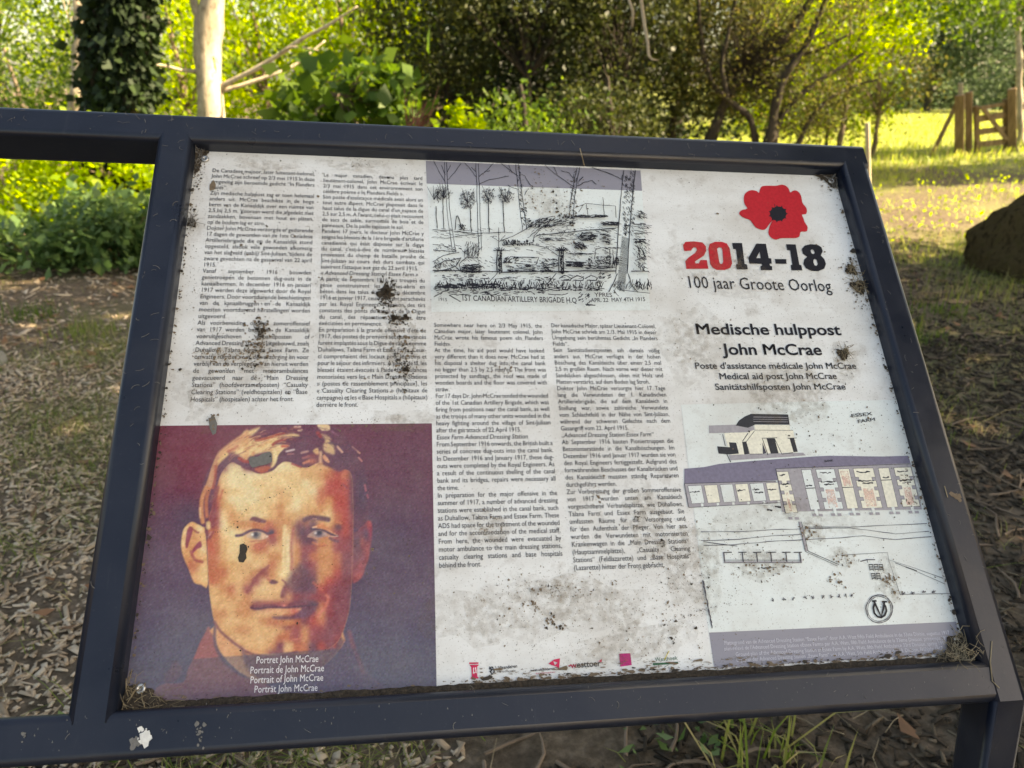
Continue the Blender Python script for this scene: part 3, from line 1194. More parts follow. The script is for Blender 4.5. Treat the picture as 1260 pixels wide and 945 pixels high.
# skin: tonal field laid out on a ten pixel grid
face = pg([(300, 330), (312, 285), (326, 226), (340, 184), (369, 152), (392, 160), (418, 170), (440, 182), (463, 187), (499, 178), (516, 162), (535, 150), (558, 152), (580, 163), (608, 168), (650, 150), (673, 160), (706, 176), (728, 174), (744, 184), (750, 215), (752, 272), (753, 340), (751, 430), (748, 520), (742, 600), (728, 660), (704, 714), (660, 742), (600, 752), (540, 752), (470, 750), (400, 722), (345, 688), (318, 655), (304, 580), (300, 540), (298, 500), (296, 420)], (230, 180, 126), 3)
ROWS = {565: 'MMMMMMMMMCCCEMLEMMMDD', 575: 'MMMMMCCMMTCCCELLLOMRD', 585: 'MMMMECCCCCEEEELLOTRTD', 595: 'TTTTECCCEEEEEECELRRRD', 605: 'TTTTLEECCEELEEECTRRRD', 615: 'RRRRLCCCCEELLCELTORRD', 625: 'PPPPLLCEEELOECLLOLRRD', 635: 'PPPPEOLECELOLLLOLETRM', 645: 'PPPPCLOOTOOOOLTDOLTRM', 655: 'TTTTECEOORROEOMDTTPRM', 665: 'TTTTLEELLLPOCTDDOOPPM', 675: 'TTTTLEELTTLLCOPPOOPPM', 685: 'TTTTLEEELLOOCOMTOOTMM', 695: 'TTTTOLLLELTLCOMPOOTMM', 705: 'TTTTTLLLOPOLCTDMOORMM', 715: 'TTTTOLLOPLOLEMDDORPMM', 725: 'LLLLOTLPLELLMDDDRPMMD', 735: 'LLLLLOLOLLLLMPMPPPMMD', 745: 'LLLLLLOOMPPPPDDDTPMMD', 755: 'OOOOOLOOLLLLTPDPOPMMM', 765: 'OOOOLLLLLOTTOTMRTMMMM', 775: 'OOOOLLOOLLLLTPOPPMMPM', 785: 'OOOOOLLLLLLTTPOPMMPMM', 795: 'OOOOOPLLLLOMETTDRMMMM', 805: 'MMMMMMOOOOMMLTTDMMMMM'}
num = np.zeros((len(QX), 3))
den = np.zeros(len(QX))
sel = (face > .001)
for Y_, row in ROWS.items():
    for i_, ch in enumerate(row):
        X_ = 235 + 10 * i_
        w_ = np.exp(-(((px[sel] - X_) / 6.0) ** 2 + ((py[sel] - Y_) / 6.0) ** 2))
        num[sel] += w_[:, None] * np.array(CL[ch], float)[None]
        den[sel] += w_
fld = num / np.maximum(den, 1e-6)[:, None]
okf = (face * (den > 1e-4))[:, None]
IMG = IMG * (1 - okf) + fld * okf
# brows
pg(tl(300, 600, [(90, 470), (130, 425), (190, 430), (260, 455), (330, 480), (300, 515), (220, 505), (140, 485)]), (118, 72, 84), 4, .9)
bl(*tl(300, 600, [(370, 560)])[0], 15, 17, (194, 98, 82), .75, 20)
sk(tl(380, 600, [(-60, 470), (20, 440), (120, 440), (200, 450), (280, 465)]), 15, (104, 70, 84), .9, 5)
sk(tl(380, 600, [(60, 450), (110, 455)]), 3, (214, 160, 130), .8, 2)
bl(*tl(380, 600, [(430, 575)])[0], 13, 11, (108, 76, 88), .85)
sk(tl(380, 600, [(400, 500), (470, 520)]), 4, (222, 136, 96), .7, 3)
bl(*tl(300, 600, [(840, 640)])[0], 19, 26, (104, 76, 94), .85, 15)
bl(*tl(300, 600, [(800, 560)])[0], 16, 22, (126, 74, 86), .7, 30)
# left eye
sk(tl(300, 600, [(-110, 700), (-30, 690), (40, 655), (120, 622), (200, 618), (280, 640), (350, 670), (420, 650)]), 8, (98, 70, 88), .95, 3)
bl(*tl(300, 600, [(400, 640)])[0], 10, 8, (92, 74, 92), .9)
ew = pg(tl(300, 600, [(30, 700), (90, 655), (160, 640), (250, 645), (330, 690), (350, 715), (280, 760), (190, 755), (90, 740)]), (222, 180, 146), 3)
bl(*tl(300, 600, [(175, 690)])[0], 13, 13, (112, 112, 118), 1, 0, ew)
bl(*tl(300, 600, [(175, 675)])[0], 7.5, 8, (66, 60, 72), 1, 0, ew)
bl(*tl(300, 600, [(125, 680)])[0], 4.5, 4.5, (244, 236, 222), 1)
bl(*tl(300, 600, [(235, 680)])[0], 4, 6, (150, 150, 148), .8)
bl(*tl(300, 600, [(285, 705)])[0], 8, 7, (240, 196, 164), .8)
bl(*tl(300, 600, [(340, 710)])[0], 3, 3, (246, 216, 200), .9)
sk(tl(300, 600, [(100, 785), (200, 775), (290, 765), (350, 745)]), 4.5, (188, 110, 92), .75, 3)
pg(tl(300, 600, [(150, 830), (240, 790), (330, 770), (300, 840), (220, 900), (170, 880)]), (204, 112, 88), 5, .8)
sk(tl(300, 600, [(350, 760), (300, 840), (240, 900)]), 4, (178, 92, 82), .6, 3)
sk(tl(300, 600, [(-20, 640), (60, 600), (110, 590)]), 5, (240, 190, 150), .7, 3)
# right eye
sk(tl(380, 600, [(40, 600), (110, 610), (180, 615), (250, 640), (320, 675), (410, 700)]), 7, (86, 66, 84), .95, 2.5)
ew2 = pg(tl(380, 600, [(-10, 690), (60, 640), (110, 625), (200, 632), (270, 672), (300, 695), (240, 715), (140, 730), (60, 712)]), (198, 156, 140), 3)
bl(*tl(380, 600, [(145, 665)])[0], 14, 12, (92, 88, 104), 1, 0, ew2)
bl(*tl(380, 600, [(150, 655)])[0], 7, 7, (56, 50, 64), 1, 0, ew2)
bl(*tl(380, 600, [(98, 660)])[0], 4, 4, (226, 214, 206), 1)
bl(*tl(380, 600, [(235, 672)])[0], 4, 4, (206, 176, 166), .8)
pg(tl(380, 600, [(60, 575), (130, 540), (210, 530), (280, 590), (240, 605), (160, 590)]), (222, 138, 92), 4, .85)
sk(tl(380, 600, [(60, 580), (110, 570)]), 5, (244, 200, 170), .8, 2.5)
sk(tl(380, 600, [(250, 600), (330, 650), (410, 690)]), 4, (226, 160, 124), .8, 2.5)
sk(tl(380, 600, [(290, 710), (360, 712), (415, 708)]), 3.5, (232, 184, 164), .8, 2)
sk(tl(380, 600, [(310, 735), (370, 770), (420, 780)]), 8, (112, 72, 88), .8, 4)
sk(tl(380, 600, [(-10, 710), (40, 720), (120, 745)]), 5, (232, 176, 140), .7, 3)
sk(tl(380, 600, [(60, 800), (140, 830), (240, 820)]), 6, (226, 140, 100), .8, 4)
sk(tl(380, 600, [(40, 850), (160, 855), (260, 840)]), 4, (190, 96, 80), .6, 3)
# nose
sk(tl(300, 600, [(600, 560), (585, 700), (580, 900), (575, 1100), (570, 1240)]), 9, (244, 214, 160), .85, 5)
bl(*tl(300, 680, [(565, 310)])[0], 15, 14, (250, 222, 166), .9)
sk(tl(300, 600, [(720, 600), (700, 740), (690, 900), (700, 1060), (690, 1180)]), 9, (176, 92, 84), .7, 6)
pg(tl(300, 680, [(770, 200), (840, 150), (900, 240), (930, 360), (900, 470), (760, 480), (640, 500), (600, 440), (660, 340), (710, 260)]), (116, 80, 90), 12, .75)
sk(tl(300, 680, [(560, 400), (600, 430), (620, 480)]), 5, (140, 78, 84), .8, 3)
pg(tl(300, 680, [(370, 430), (400, 395), (450, 400), (500, 430), (470, 450), (410, 460)]), (110, 62, 70), 3, .95)
sk(tl(300, 680, [(330, 340), (350, 380), (380, 410)]), 6, (192, 106, 88), .75, 4)
pg(tl(300, 680, [(530, 640), (545, 560), (590, 480), (620, 540), (610, 640), (560, 660)]), (136, 74, 84), 4, .85)
bl(*tl(300, 680, [(650, 650)])[0], 13, 18, (224, 160, 116), .8, 20)
# folds and mouth
pg(tl(300, 680, [(370, 180), (350, 240), (250, 320), (180, 420), (110, 520), (60, 590), (40, 580), (90, 470), (150, 360), (240, 270), (330, 200)]), (160, 86, 84), 4, .9)
pg(tl(300, 680, [(90, 800), (130, 760), (200, 780), (300, 755), (430, 750), (560, 780), (640, 760), (720, 720), (945, 720), (1080, 730), (1060, 770), (900, 800), (700, 810), (500, 805), (330, 800), (240, 830), (150, 835)]), (132, 72, 84), 4, .9)
sk(tl(300, 680, [(110, 805), (230, 815), (330, 798), (480, 795), (620, 800), (760, 785), (945, 770), (1040, 755)]), 5, (88, 56, 72), .9, 2.5)
bl(*tl(300, 680, [(590, 768)])[0], 7, 4, (232, 140, 120), .8)
pg(tl(300, 680, [(330, 830), (480, 815), (640, 815), (840, 815), (740, 880), (600, 890), (430, 895)]), (226, 164, 118), 5, .85)
bl(*tl(300, 680, [(740, 850)])[0], 16, 8, (206, 104, 96), .8)
pg(tl(300, 680, [(420, 930), (560, 920), (720, 910), (880, 820), (1040, 800), (980, 900), (800, 960), (560, 975), (440, 960)]), (116, 74, 90), 6, .85)
sk(tl(380, 680, [(260, 620), (280, 680), (240, 780), (180, 860), (130, 930)]), 10, (216, 122, 102), .85, 6)
sk(tl(380, 680, [(70, 440), (150, 500), (190, 540)]), 8, (204, 108, 92), .75, 5)
bl(*tl(380, 680, [(60, 750)])[0], 16, 10, (100, 78, 92), .8)
# chin
pg(tl(300, 760, [(460, 520), (490, 420), (540, 370), (570, 430), (560, 520)]), (142, 80, 86), 5, .85)
bl(*tl(300, 760, [(620, 460)])[0], 9, 13, (240, 186, 138), .9)
bl(*tl(300, 760, [(420, 250)])[0], 12, 8, (240, 192, 142), .7, -20)
sk(tl(300, 760, [(680, 300), (700, 220), (780, 180)]), 5, (170, 88, 88), .7, 4)
sk(tl(300, 760, [(740, 320), (820, 300), (850, 240)]), 6, (222, 140, 112), .7, 4)
bl(*tl(300, 760, [(640, 150)])[0], 20, 8, (150, 82, 84), .7)
sk(tl(220, 760, [(520, 60), (600, 190), (720, 300), (830, 390), (960, 480), (1100, 540), (1300, 570), (1500, 545), (1720, 500)]), 8, (134, 80, 86), .85, 4)
# fringe, parting, small bright strands
pg(tl(300, 520, [(140, 680), (250, 640), (370, 630), (392, 690), (330, 715), (255, 738)]), (214, 112, 80), 5, .75)
sk(tl(300, 520, [(600, 390), (520, 480), (490, 590), (440, 660), (370, 695)]), 6, (100, 66, 84), .9, 3)
sk(tl(300, 520, [(-20, 640), (60, 670), (140, 680)]), 9, (118, 66, 82), .85, 3)
for a_, b_, w_, c_ in (((620, 420), (730, 395), 6, (226, 204, 196)), ((840, 440), (930, 420), 7, (204, 158, 146)), ((860, 515), (950, 490), 7, (180, 110, 110)), ((640, 460), (720, 455), 4, (190, 130, 124)), ((740, 62), (820, 62), 6, (236, 198, 170)), ((795, 115), (840, 110), 7, (240, 200, 164)), ((700, 600), (830, 650), 5, (170, 70, 74)), ((870, 590), (950, 560), 8, (220, 140, 110))):
    sk(tl(300, 520, [a_, b_]), w_, c_, .85, 2.5)
pg(tl(380, 520, [(120, 30), (285, 30), (305, 110), (220, 120), (180, 110)]), (240, 208, 162), 3, .95)
pg(tl(380, 520, [(180, 170), (260, 190), (320, 240), (310, 290), (360, 320), (375, 455), (300, 450), (225, 410), (210, 330), (240, 250)]), (234, 196, 140), 6, .85)
sk(tl(380, 520, [(130, 150), (170, 200)]), 10, (176, 70, 66), .8, 4)
pg(tl(380, 520, [(60, 410), (130, 370), (145, 450), (110, 470)]), (234, 186, 130), 4, .9)
sk(tl(380, 520, [(170, 440), (170, 560)]), 11, (238, 190, 150), .85, 5)
pg(tl(380, 520, [(225, 460), (305, 565), (270, 585), (205, 520)]), (236, 170, 130), 3, .9)
bl(*tl(380, 520, [(50, 560)])[0], 16, 10, (214, 124, 98), .8)
bl(*tl(380, 520, [(60, 480)])[0], 16, 7, (150, 70, 74), .8)
for a_, b_, w_, c_ in (((415, 350), (485, 430), 7, (234, 182, 152)), ((630, 355), (740, 445), 5, (224, 164, 140)), ((725, 510), (770, 560), 5, (222, 148, 136)), ((340, 130), (430, 190), 5, (158, 104, 124)), ((815, 910), (830, 990), 6, (176, 100, 108)), ((850, 1050), (860, 1090), 6, (168, 92, 104)), ((500, 900), (560, 960), 4, (150, 90, 100))):
    sk(tl(380, 520, [a_, b_]), w_, c_, .85, 2.5)
sk(tl(380, 520, [(230, 600), (330, 640), (430, 690), (480, 680)]), 10, (110, 68, 84), .85, 5)
# side hair in front of the left ear
for pts, w_, c_, a_ in (([(400, 0), (340, 160), (330, 330), (350, 500)], 13, (218, 146, 98), .9), ([(310, 300), (315, 430)], 6, (240, 196, 148), .8), ([(440, 20), (400, 200), (410, 420)], 11, (204, 120, 84), .85), ([(560, 0), (520, 180), (500, 400), (490, 560)], 13, (150, 80, 82), .9), ([(640, 40), (600, 160)], 6, (196, 100, 76), .8), ([(490, 120), (470, 200)], 7, (168, 120, 110), .7), ([(430, 520), (430, 580)], 14, (238, 200, 142), .85), ([(400, 640), (440, 720)], 10, (142, 76, 82), .85), ([(470, 650), (430, 720)], 4, (190, 150, 150), .7), ([(510, 640), (450, 750), (420, 780)], 6, (150, 78, 82), .8), ([(450, 800), (480, 940)], 20, (206, 108, 84), .7)):
    sk(tl(220, 600, pts), w_, c_, a_, 4)
hr = random.Random(11)
for k_ in range(150):
    t0 = hr.random()
    x0_ = 350 + 430 * t0; y0_ = 96 - 56 * math.sin(t0 * 2.6) + hr.uniform(-4, 56)
    a_ = -.75 + 1.7 * t0 + hr.uniform(-.2, .2)
    L_ = hr.uniform(14, 34)
    lit_ = x0_ < 560
    sk([(x0_, y0_), (x0_ + L_ * .5 * math.cos(a_), y0_ + L_ * .5 * math.sin(a_) - 2), (x0_ + L_ * math.cos(a_), y0_ + L_ * math.sin(a_))], hr.uniform(1.5, 3.5), hr.choice(((240, 196, 146), (206, 128, 92), (150, 76, 74)) if lit_ else ((92, 62, 82), (126, 72, 88), (140, 84, 96), (84, 60, 78))), hr.uniform(.3, .6), 2, hair * (1 - face))
# paler caption band low on the print
lay((88, 84, 100), smst(.5 - sdist([(40, 776), (200, 772), (400, 758), (620, 742), (840, 732), (1030, 716), (1030, 990), (40, 990)]) / 6) * .52)
lay((80, 78, 100), smst((QY - 800) / 130) * .4)
skin = (face + le + re + nk).clip(0, 1)[:, None]


def lowf(sc, seed):
    r_ = np.random.default_rng(seed)
    o_ = np.zeros(len(QX))
    for k_ in range(10):
        a_ = r_.uniform(0, 6.28); f_k = sc * r_.uniform(.6, 1.8)
        o_ += np.sin((QX * math.cos(a_) + QY * math.sin(a_)) * f_k + r_.uniform(0, 6.28) + 2 * np.sin(QY * f_k * .37 + k_))
    return o_ / 10


mott = (lowf(.06, 1) * 14 + lowf(.15, 2) * 13 + lowf(.34, 3) * 9)[:, None]
IMG = IMG + mott * (.4 + .6 * skin) * np.array([.7, 1.0, 1.0])[None]
# coarse printing grain
gr = rng.normal(size=(nv // 2, nu // 2)).repeat(2, 0).repeat(2, 1).ravel()[:, None]
IMG = IMG + gr * 4.5 + rng.normal(size=IMG.shape) * 3.5
colr = srgb2lin(np.clip(IMG, 8, 255)) * .95
# whole print sits inside the board; the mesh is one flat grid
V = np.stack([GU.ravel(), GV.ravel(), np.full(GU.size, .0004)], 1)
ii, jj = np.meshgrid(np.arange(nv - 1), np.arange(nu - 1), indexing='ij')
a0 = (ii * nu + jj).ravel()
me = mesh_np('portrait_print', V, np.stack([a0, a0 + 1, a0 + nu + 1, a0 + nu], 1))
ca = me.color_attributes.new('print', 'FLOAT_COLOR', 'POINT')
ca.data.foreach_set('color', np.concatenate([colr, np.ones((len(colr), 1))], 1).astype(np.float32).ravel())
o = link('portrait_print', me, M['portrait'], board)
o['label'] = 'colour portrait of a man in a brown coat printed on a purple ground'
sh = Sheet(.0009)
for s_, p0, p1 in (('Portret John McCrae', (315, 816.5), (392, 814.5)), ('Portrait de John McCrae', (307.5, 829), (399, 826)), ('Portrait of John McCrae', (307.5, 841), (398, 837.5)), ('Porträt John McCrae', (312.5, 852.5), (391, 850))):
    fit_line(sh, F_BODY, s_, p0, p1, 'white_ink', 12.5)
sh.build('caption_text', board, 'four short white caption lines over the portrait')
# ------------------------------------------------------------------ print: ink drawing of a camp among trees
sh = Sheet(.0004)
SX, SY, SK = 520, 190, 4.345
Z = lambda pts: uvl(pts, SX, SY, SK)
sh.poly([uvl([(524, 198), (788, 210), (790, 235), (525, 226)])], 'bar_grey')
paper_q = [(526, 226.5), (790, 235), (800, 382), (531, 384)]
sh.poly([uvl(paper_q)], 'plan_paper')
sh.build('drawing_ground', board)
sh = Sheet(.0009)
rs = random.Random(3)


def wob(pts, a=2.0, k=4):
    out = []
    for i in range(len(pts) - 1):
        for j in range(k):
            t_ = j / k
            out.append((pts[i][0] + (pts[i + 1][0] - pts[i][0]) * t_ + rs.uniform(-a, a), pts[i][1] + (pts[i + 1][1] - pts[i][1]) * t_ + rs.uniform(-a, a)))
    out.append(pts[-1])
    return out


LW = .00085


def ln(pts, w=1.0, a=1.6, m='ink_bold', k=4):
    sh.stroke(Z(wob(pts, a, k)), LW * w, m, .25, False)


def pair(pts, w0, w1, w=1.0):
    """two edges of a trunk"""
    n = len(pts)
    for s_ in (-1, 1):
        ln([(x + s_ * (w0 + (w1 - w0) * i / (n - 1)) / 2, y) for i, (x, y) in enumerate(pts)], w)


def hatch(x0, y0, x1, y1, n, dx, dy, w=.8, m='ink_bold'):
    for i in range(n):
        x, y = rs.uniform(x0, x1), rs.uniform(y0, y1)
        ln([(x, y), (x + dx * rs.uniform(.4, 1.3), y + dy * rs.uniform(.4, 1.3))], w, .8, m, 1)


# tall trees
pair([(122, 44), (126, 150), (140, 330), (168, 524)], 10, 18)
ln([(122, 150), (90, 100), (60, 40)]); ln([(132, 140), (170, 100), (205, 50)]); ln([(120, 110), (100, 60)]); ln([(130, 100), (150, 60)])
pair([(290, 50), (296, 160), (300, 330), (308, 514)], 14, 14)
ln([(290, 130), (262, 90), (224, 45)]); ln([(302, 120), (340, 90), (378, 50)]); ln([(304, 160), (360, 135), (460, 118)], 1.3); ln([(285, 95), (260, 70)]); ln([(330, 95), (360, 88)])
pair([(504, 55), (516, 150), (528, 270), (546, 406)], 14, 24, 1.2)
hatch(506, 60, 520, 150, 14, 6, 10); hatch(514, 150, 530, 280, 24, 8, 10); hatch(524, 280, 552, 400, 30, 8, 8, 1.1)
ln([(512, 120), (470, 90), (420, 50)]); ln([(520, 110), (545, 115), (570, 160), (590, 175)]); ln([(516, 190), (480, 180), (455, 165)]); ln([(545, 220), (560, 190)]); ln([(480, 100), (460, 60)])
pair([(832, 70), (814, 160), (800, 250), (792, 345)], 14, 20, 1.2)
hatch(806, 80, 836, 170, 14, -5, 10); hatch(786, 170, 818, 340, 40, 6, 8, 1.1)
ln([(815, 180), (770, 150), (700, 100), (655, 60)]); ln([(806, 130), (780, 100), (740, 90)]); ln([(824, 172), (870, 150), (905, 142), (928, 162)], 1.3); ln([(832, 150), (858, 122)], 1.3); ln([(720, 110), (700, 70)])
pair([(1105, 88), (1088, 250), (1072, 460), (1062, 640)], 62, 60, 1.5)
ln([(1040, 640), (1020, 690), (994, 738)], 1.5); ln([(1100, 640), (1116, 700), (1150, 740)], 1.5)
ln([(1070, 140), (1010, 110), (905, 72)], 1.3); ln([(1062, 130), (1068, 112)])
for i in range(46):
    y = 440 + i * 6.2
    x0 = 1088 - (y - 430) * .1 - 26
    ln([(x0 + 4, y), (x0 + 46, y + 16)], .9, 1, 'ink_bold', 1)
hatch(1068, 90, 1130, 430, 150, 8, 12, 1.1)
hatch(1010, 690, 1140, 735, 30, 10, -20, .8)
# small distant trees with scribbled crowns
for x, y, h in ((72, 250, 400), (108, 210, 400), (254, 240, 420), (350, 220, 420), (430, 220, 422)):
    ln([(x, y + 30), (x + 2, (y + h) / 2 + 30), (x + 6, h)], 1.4)
for x, y, rx, ry, n in ((72, 230, 18, 36, 22), (112, 215, 45, 30, 60), (240, 245, 44, 48, 130), (352, 225, 38, 42, 70), (445, 225, 42, 36, 80)):
    for i in range(n):
        a_ = rs.uniform(0, 6.28); r_ = math.sqrt(rs.random())
        hx, hy = x + rx * r_ * math.cos(a_), y + ry * r_ * math.sin(a_)
        ln([(hx, hy), (hx + rs.uniform(-12, 12), hy + rs.uniform(-12, 12))], 1.0, 1, 'ink_soft' if rs.random() < .5 else 'ink_bold', 1)
# ground lines and banks
ln([(54, 408), (140, 412), (280, 428), (430, 420), (480, 425)], 1.2); ln([(54, 446), (120, 455), (200, 440), (280, 432)]); ln([(54, 518), (110, 520), (180, 525)]); ln([(54, 486), (110, 490), (155, 514)])
ln([(172, 410), (182, 335), (188, 335), (208, 400)], 1.6); hatch(190, 375, 225, 405, 30, 8, 6, 1.1)
ln([(54, 580), (110, 545), (195, 530)], 1.4); ln([(56, 610), (120, 575), (200, 560)], 1.4); ln([(60, 634), (130, 620), (180, 600), (205, 555)], 1.6)
hatch(60, 560, 190, 625, 60, 10, 10, 1.2)
ln([(205, 632), (195, 590), (235, 556), (300, 560)], 1.3)
hatch(200, 595, 300, 640, 70, 20, -3, 1.4)
ln([(250, 560), (235, 500)]); ln([(262, 560), (275, 480)]); ln([(268, 556), (318, 500)]); ln([(255, 552), (210, 520)]); hatch(225, 470, 310, 540, 50, -6, 20, .9)
# shelter bank
ln([(415, 468), (480, 445), (560, 400), (640, 350), (700, 338)], 1.3)
hatch(550, 352, 700, 400, 110, 14, -7, 1.3)
ln([(590, 470), (596, 440), (640, 395), (690, 384), (800, 388)], 1.2); ln([(605, 440), (700, 430), (850, 415), (1030, 402)], 2.0); ln([(560, 455), (600, 420), (650, 386)])
hatch(420, 462, 590, 486, 80, 5, 10, 1.5)
ln([(425, 490), (560, 484), (660, 505), (716, 545)], 1.3)
for x in (410, 740):
    pair([(x, 520), (x - 4, 580), (x, 640)], 22, 26, 1.8)
    hatch(x - 8, 520, x + 10, 640, 70, 3, 10, 1.6)
    for a_ in range(7):
        w_ = math.pi * (1.08 + a_ / 6 * .84)
        ln([(x, 525), (x + 34 * math.cos(w_), 525 + 22 * math.sin(w_))], 2.2 if x > 500 else 1.4)
ln([(405, 400), (404, 520)]); ln([(404, 470), (370, 450)]); ln([(404, 480), (440, 440)])
ln([(428, 590), (470, 555), (618, 560), (602, 600), (490, 590)], 1.5); hatch(490, 560, 605, 590, 26, 10, 0, .9); hatch(430, 560, 500, 590, 40, 12, -6, 1.5)
hatch(620, 565, 715, 605, 60, 14, 4, 1.2); hatch(440, 600, 700, 634, 90, 26, 4, 1.0); hatch(540, 596, 575, 610, 14, 8, 2, 1.6)
ln([(425, 640), (540, 634), (700, 636), (860, 632), (1030, 632)], 2.2); ln([(54, 630), (200, 630), (390, 636)], 2.0); ln([(1110, 632), (1205, 634)], 2)
# right bank
hatch(700, 340, 800, 385, 60, 16, -6, 1.1); hatch(620, 455, 740, 470, 40, 20, 3, 1.1); hatch(800, 480, 860, 512, 40, 16, 8, 1.5)
for a_ in range(3):
    ln([(826, 456), (850, 436 - a_ * 3), (890, 432 - a_ * 3), (920, 446), (905, 468), (850, 470), (826, 456)], 1.2)
hatch(836, 440, 910, 466, 60, 18, -1, 1.4)
hatch(800, 336, 960, 350, 60, 30, -3, 1.2); hatch(940, 370, 1040, 388, 50, 24, 3, 1.4); hatch(940, 415, 990, 490, 50, 22, 2, 1.2); hatch(760, 535, 900, 545, 20, 40, 3, .9)
ln([(806, 300), (870, 274), (1026, 288), (1030, 350)], 1.2); ln([(870, 276), (882, 350)]); ln([(850, 290), (830, 320)]); ln([(960, 240), (966, 350)], 1.2)
ln([(915, 570), (920, 520), (960, 508), (995, 520), (998, 600)], 1.2); hatch(915, 556, 998, 598, 80, 10, 4, 1.5)
pair([(1004, 520), (1006, 570), (1000, 620)], 16, 18, 1.2); hatch(1010, 555, 1042, 600, 50, 4, 8, 1.6); ln([(985, 510), (1028, 512)], 1.6)
hatch(760, 584, 850, 612, 60, 24, 2, 1.7); hatch(880, 560, 900, 610, 30, 4, 10, 1.2); hatch(850, 605, 1000, 625, 40, 30, 0, 1)
hatch(1120, 310, 1175, 350, 30, 20, 10, 1.1); hatch(1110, 380, 1190, 440, 26, 36, 4, 1.0); hatch(1120, 462, 1180, 490, 40, 16, 5, 1.5); ln([(1130, 500), (1165, 520), (1180, 560), (1130, 580)], 1.5); hatch(1140, 500, 1185, 570, 40, 10, 14, 1.2); hatch(1145, 590, 1180, 628, 16, 3, 14, 1.4)
for x0, y0, x1, y1, n_, dx, dy in ((420, 490, 720, 540, 26, 26, 4), (600, 400, 1030, 560, 90, 22, 5), (560, 380, 800, 460, 40, 16, -8), (54, 410, 400, 460, 50, 20, 2), (54, 490, 200, 540, 34, 16, 6), (740, 400, 1040, 620, 110, 18, 6), (1110, 380, 1200, 640, 60, 16, 10), (200, 560, 400, 640, 50, 14, 8), (60, 640, 1000, 700, 90, 18, -2)):
    hatch(x0, y0, x1, y1, n_, dx, dy, .9)
for i in range(60):
    x, y = rs.choice(((60, 200), (110, 190), (240, 220), (350, 205), (440, 210)))
    ln([(x, y + 60), (x + rs.uniform(-40, 40), y + rs.uniform(-24, 30))], .7, 1.5, 'ink_bold', 3)
# foreground
hatch(90, 655, 350, 690, 40, 20, 2, 1.3); hatch(410, 670, 490, 690, 20, 18, 2, 1.2); hatch(590, 670, 700, 690, 26, 14, 2, 1.3)
ln([(395, 650), (350, 700)], 1.4); ln([(710, 650), (660, 710)], 1.4)
for x0 in (724, 790, 862):
    ln([(x0, 680), (x0 + 30, 662), (x0 + 66, 676), (x0 + 60, 690), (x0 + 10, 688)], 1.8)
hatch(930, 650, 990, 680, 18, 14, -10, 1.2)
for i in range(330):
    x = rs.uniform(60, 960) if i < 280 else rs.uniform(1130, 1215)
    y = rs.uniform(705, 744)
    ln([(x, y), (x + rs.uniform(-12, 10), y - rs.uniform(6, 28))], 1.3, 1, 'ink_bold', 1)
hatch(60, 706, 400, 732, 120, 30, 4, 1.5); hatch(400, 725, 940, 745, 90, 26, 3, 1.4); hatch(60, 745, 440, 775, 60, 24, -4, 1.2); hatch(470, 748, 650, 764, 30, 12, 4, 1.2)
ln([(664, 764), (740, 770), (770, 760)], 1.4); ln([(60, 780), (110, 750)], 1.5); ln([(140, 770), (200, 806)], 1.8); ln([(1010, 742), (1040, 776)], 1.2); ln([(1060, 745), (1205, 760)], 1.2); hatch(820, 760, 880, 820, 20, 10, -10, 1.4); hatch(860, 818, 900, 826, 14, 16, 1, 1.6)


def hand(s_, p0, p1, size):
    P0, P1 = (SX + p0[0] / SK, SY + p0[1] / SK), (SX + p1[0] / SK, SY + p1[1] / SK)
    fit_line(sh, F_SEMI, s_, P0, P1, 'ink_bold', size)


hand('1ST CANADIAN ARTILLERY BRIGADE H.Q', (205, 800), (818, 812), 9.5)
hand('YPRES', (912, 778), (1006, 780), 7)
hand('APR. 22  MAY 4TH 1915', (892, 808), (1182, 802), 7)
hand('1915', (80, 800), (130, 804), 5.5)
sh.build('ink_drawing', board, 'black ink drawing of shelters on a bank among bare trees')

# ------------------------------------------------------------------ print: coloured plan with a bunker sketch
sh = Sheet(.0004)
sh.poly([uvl([(838, 498), (1103, 492), (1174, 767), (872, 778)])], 'plan_paper')
sh.poly([uvl([(872.5, 778.5), (1176, 765), (1186, 803.5), (879, 822)])], 'bar_grey')
sh.build('plan_ground', board)
sh = Sheet(.0009)
Z = lambda pts: uvl(pts, 860, 500, 9.0)
sh.poly([uvl([(842, 577), (866, 575), (885, 571), (930, 567), (1000, 562), (1020, 561), (1085, 562), (1117, 561), (1120, 570), (1075, 573), (990, 575), (954, 577), (956, 591), (842, 597)])], 'violet')
# bunker
sh.poly([Z([(275, 300), (600, 268), (1040, 268), (1090, 510), (340, 540)])], 'cream')
sh.poly([Z([(108, 215), (402, 205), (430, 220), (540, 230), (600, 212), (612, 260), (530, 290), (110, 300)])], 'wall_grey')
sh.poly([Z([(405, 215), (440, 160), (505, 115), (575, 85), (985, 92), (1002, 205), (620, 203), (600, 215), (540, 240)])], 'ink')
for y in (120, 145, 170):
    sh.stroke(Z([(600, y), (980, y + 5)]), .0006, 'wall_grey', .5)
sh.poly([Z([(612, 208), (1000, 210), (1010, 266), (618, 264)])], 'cream')
sh.poly([Z([(200, 445), (340, 455), (330, 400), (410, 405), (440, 525), (345, 535), (215, 525)])], 'ink')
sh.poly([Z([(475, 395), (520, 392), (555, 530), (500, 535)])], 'ink')
sh.poly([Z([(745, 358), (835, 356), (880, 528), (795, 535)])], 'ink')
sh.poly([Z([(700, 400), (745, 520), (705, 530)])], 'ink_soft')
sh.poly([Z([(1000, 356), (1050, 355), (1092, 505), (1045, 510)])], 'ink')
sh.poly([Z([(330, 540), (1150, 515), (1180, 545), (1000, 560), (350, 600)])], 'wall_grey')
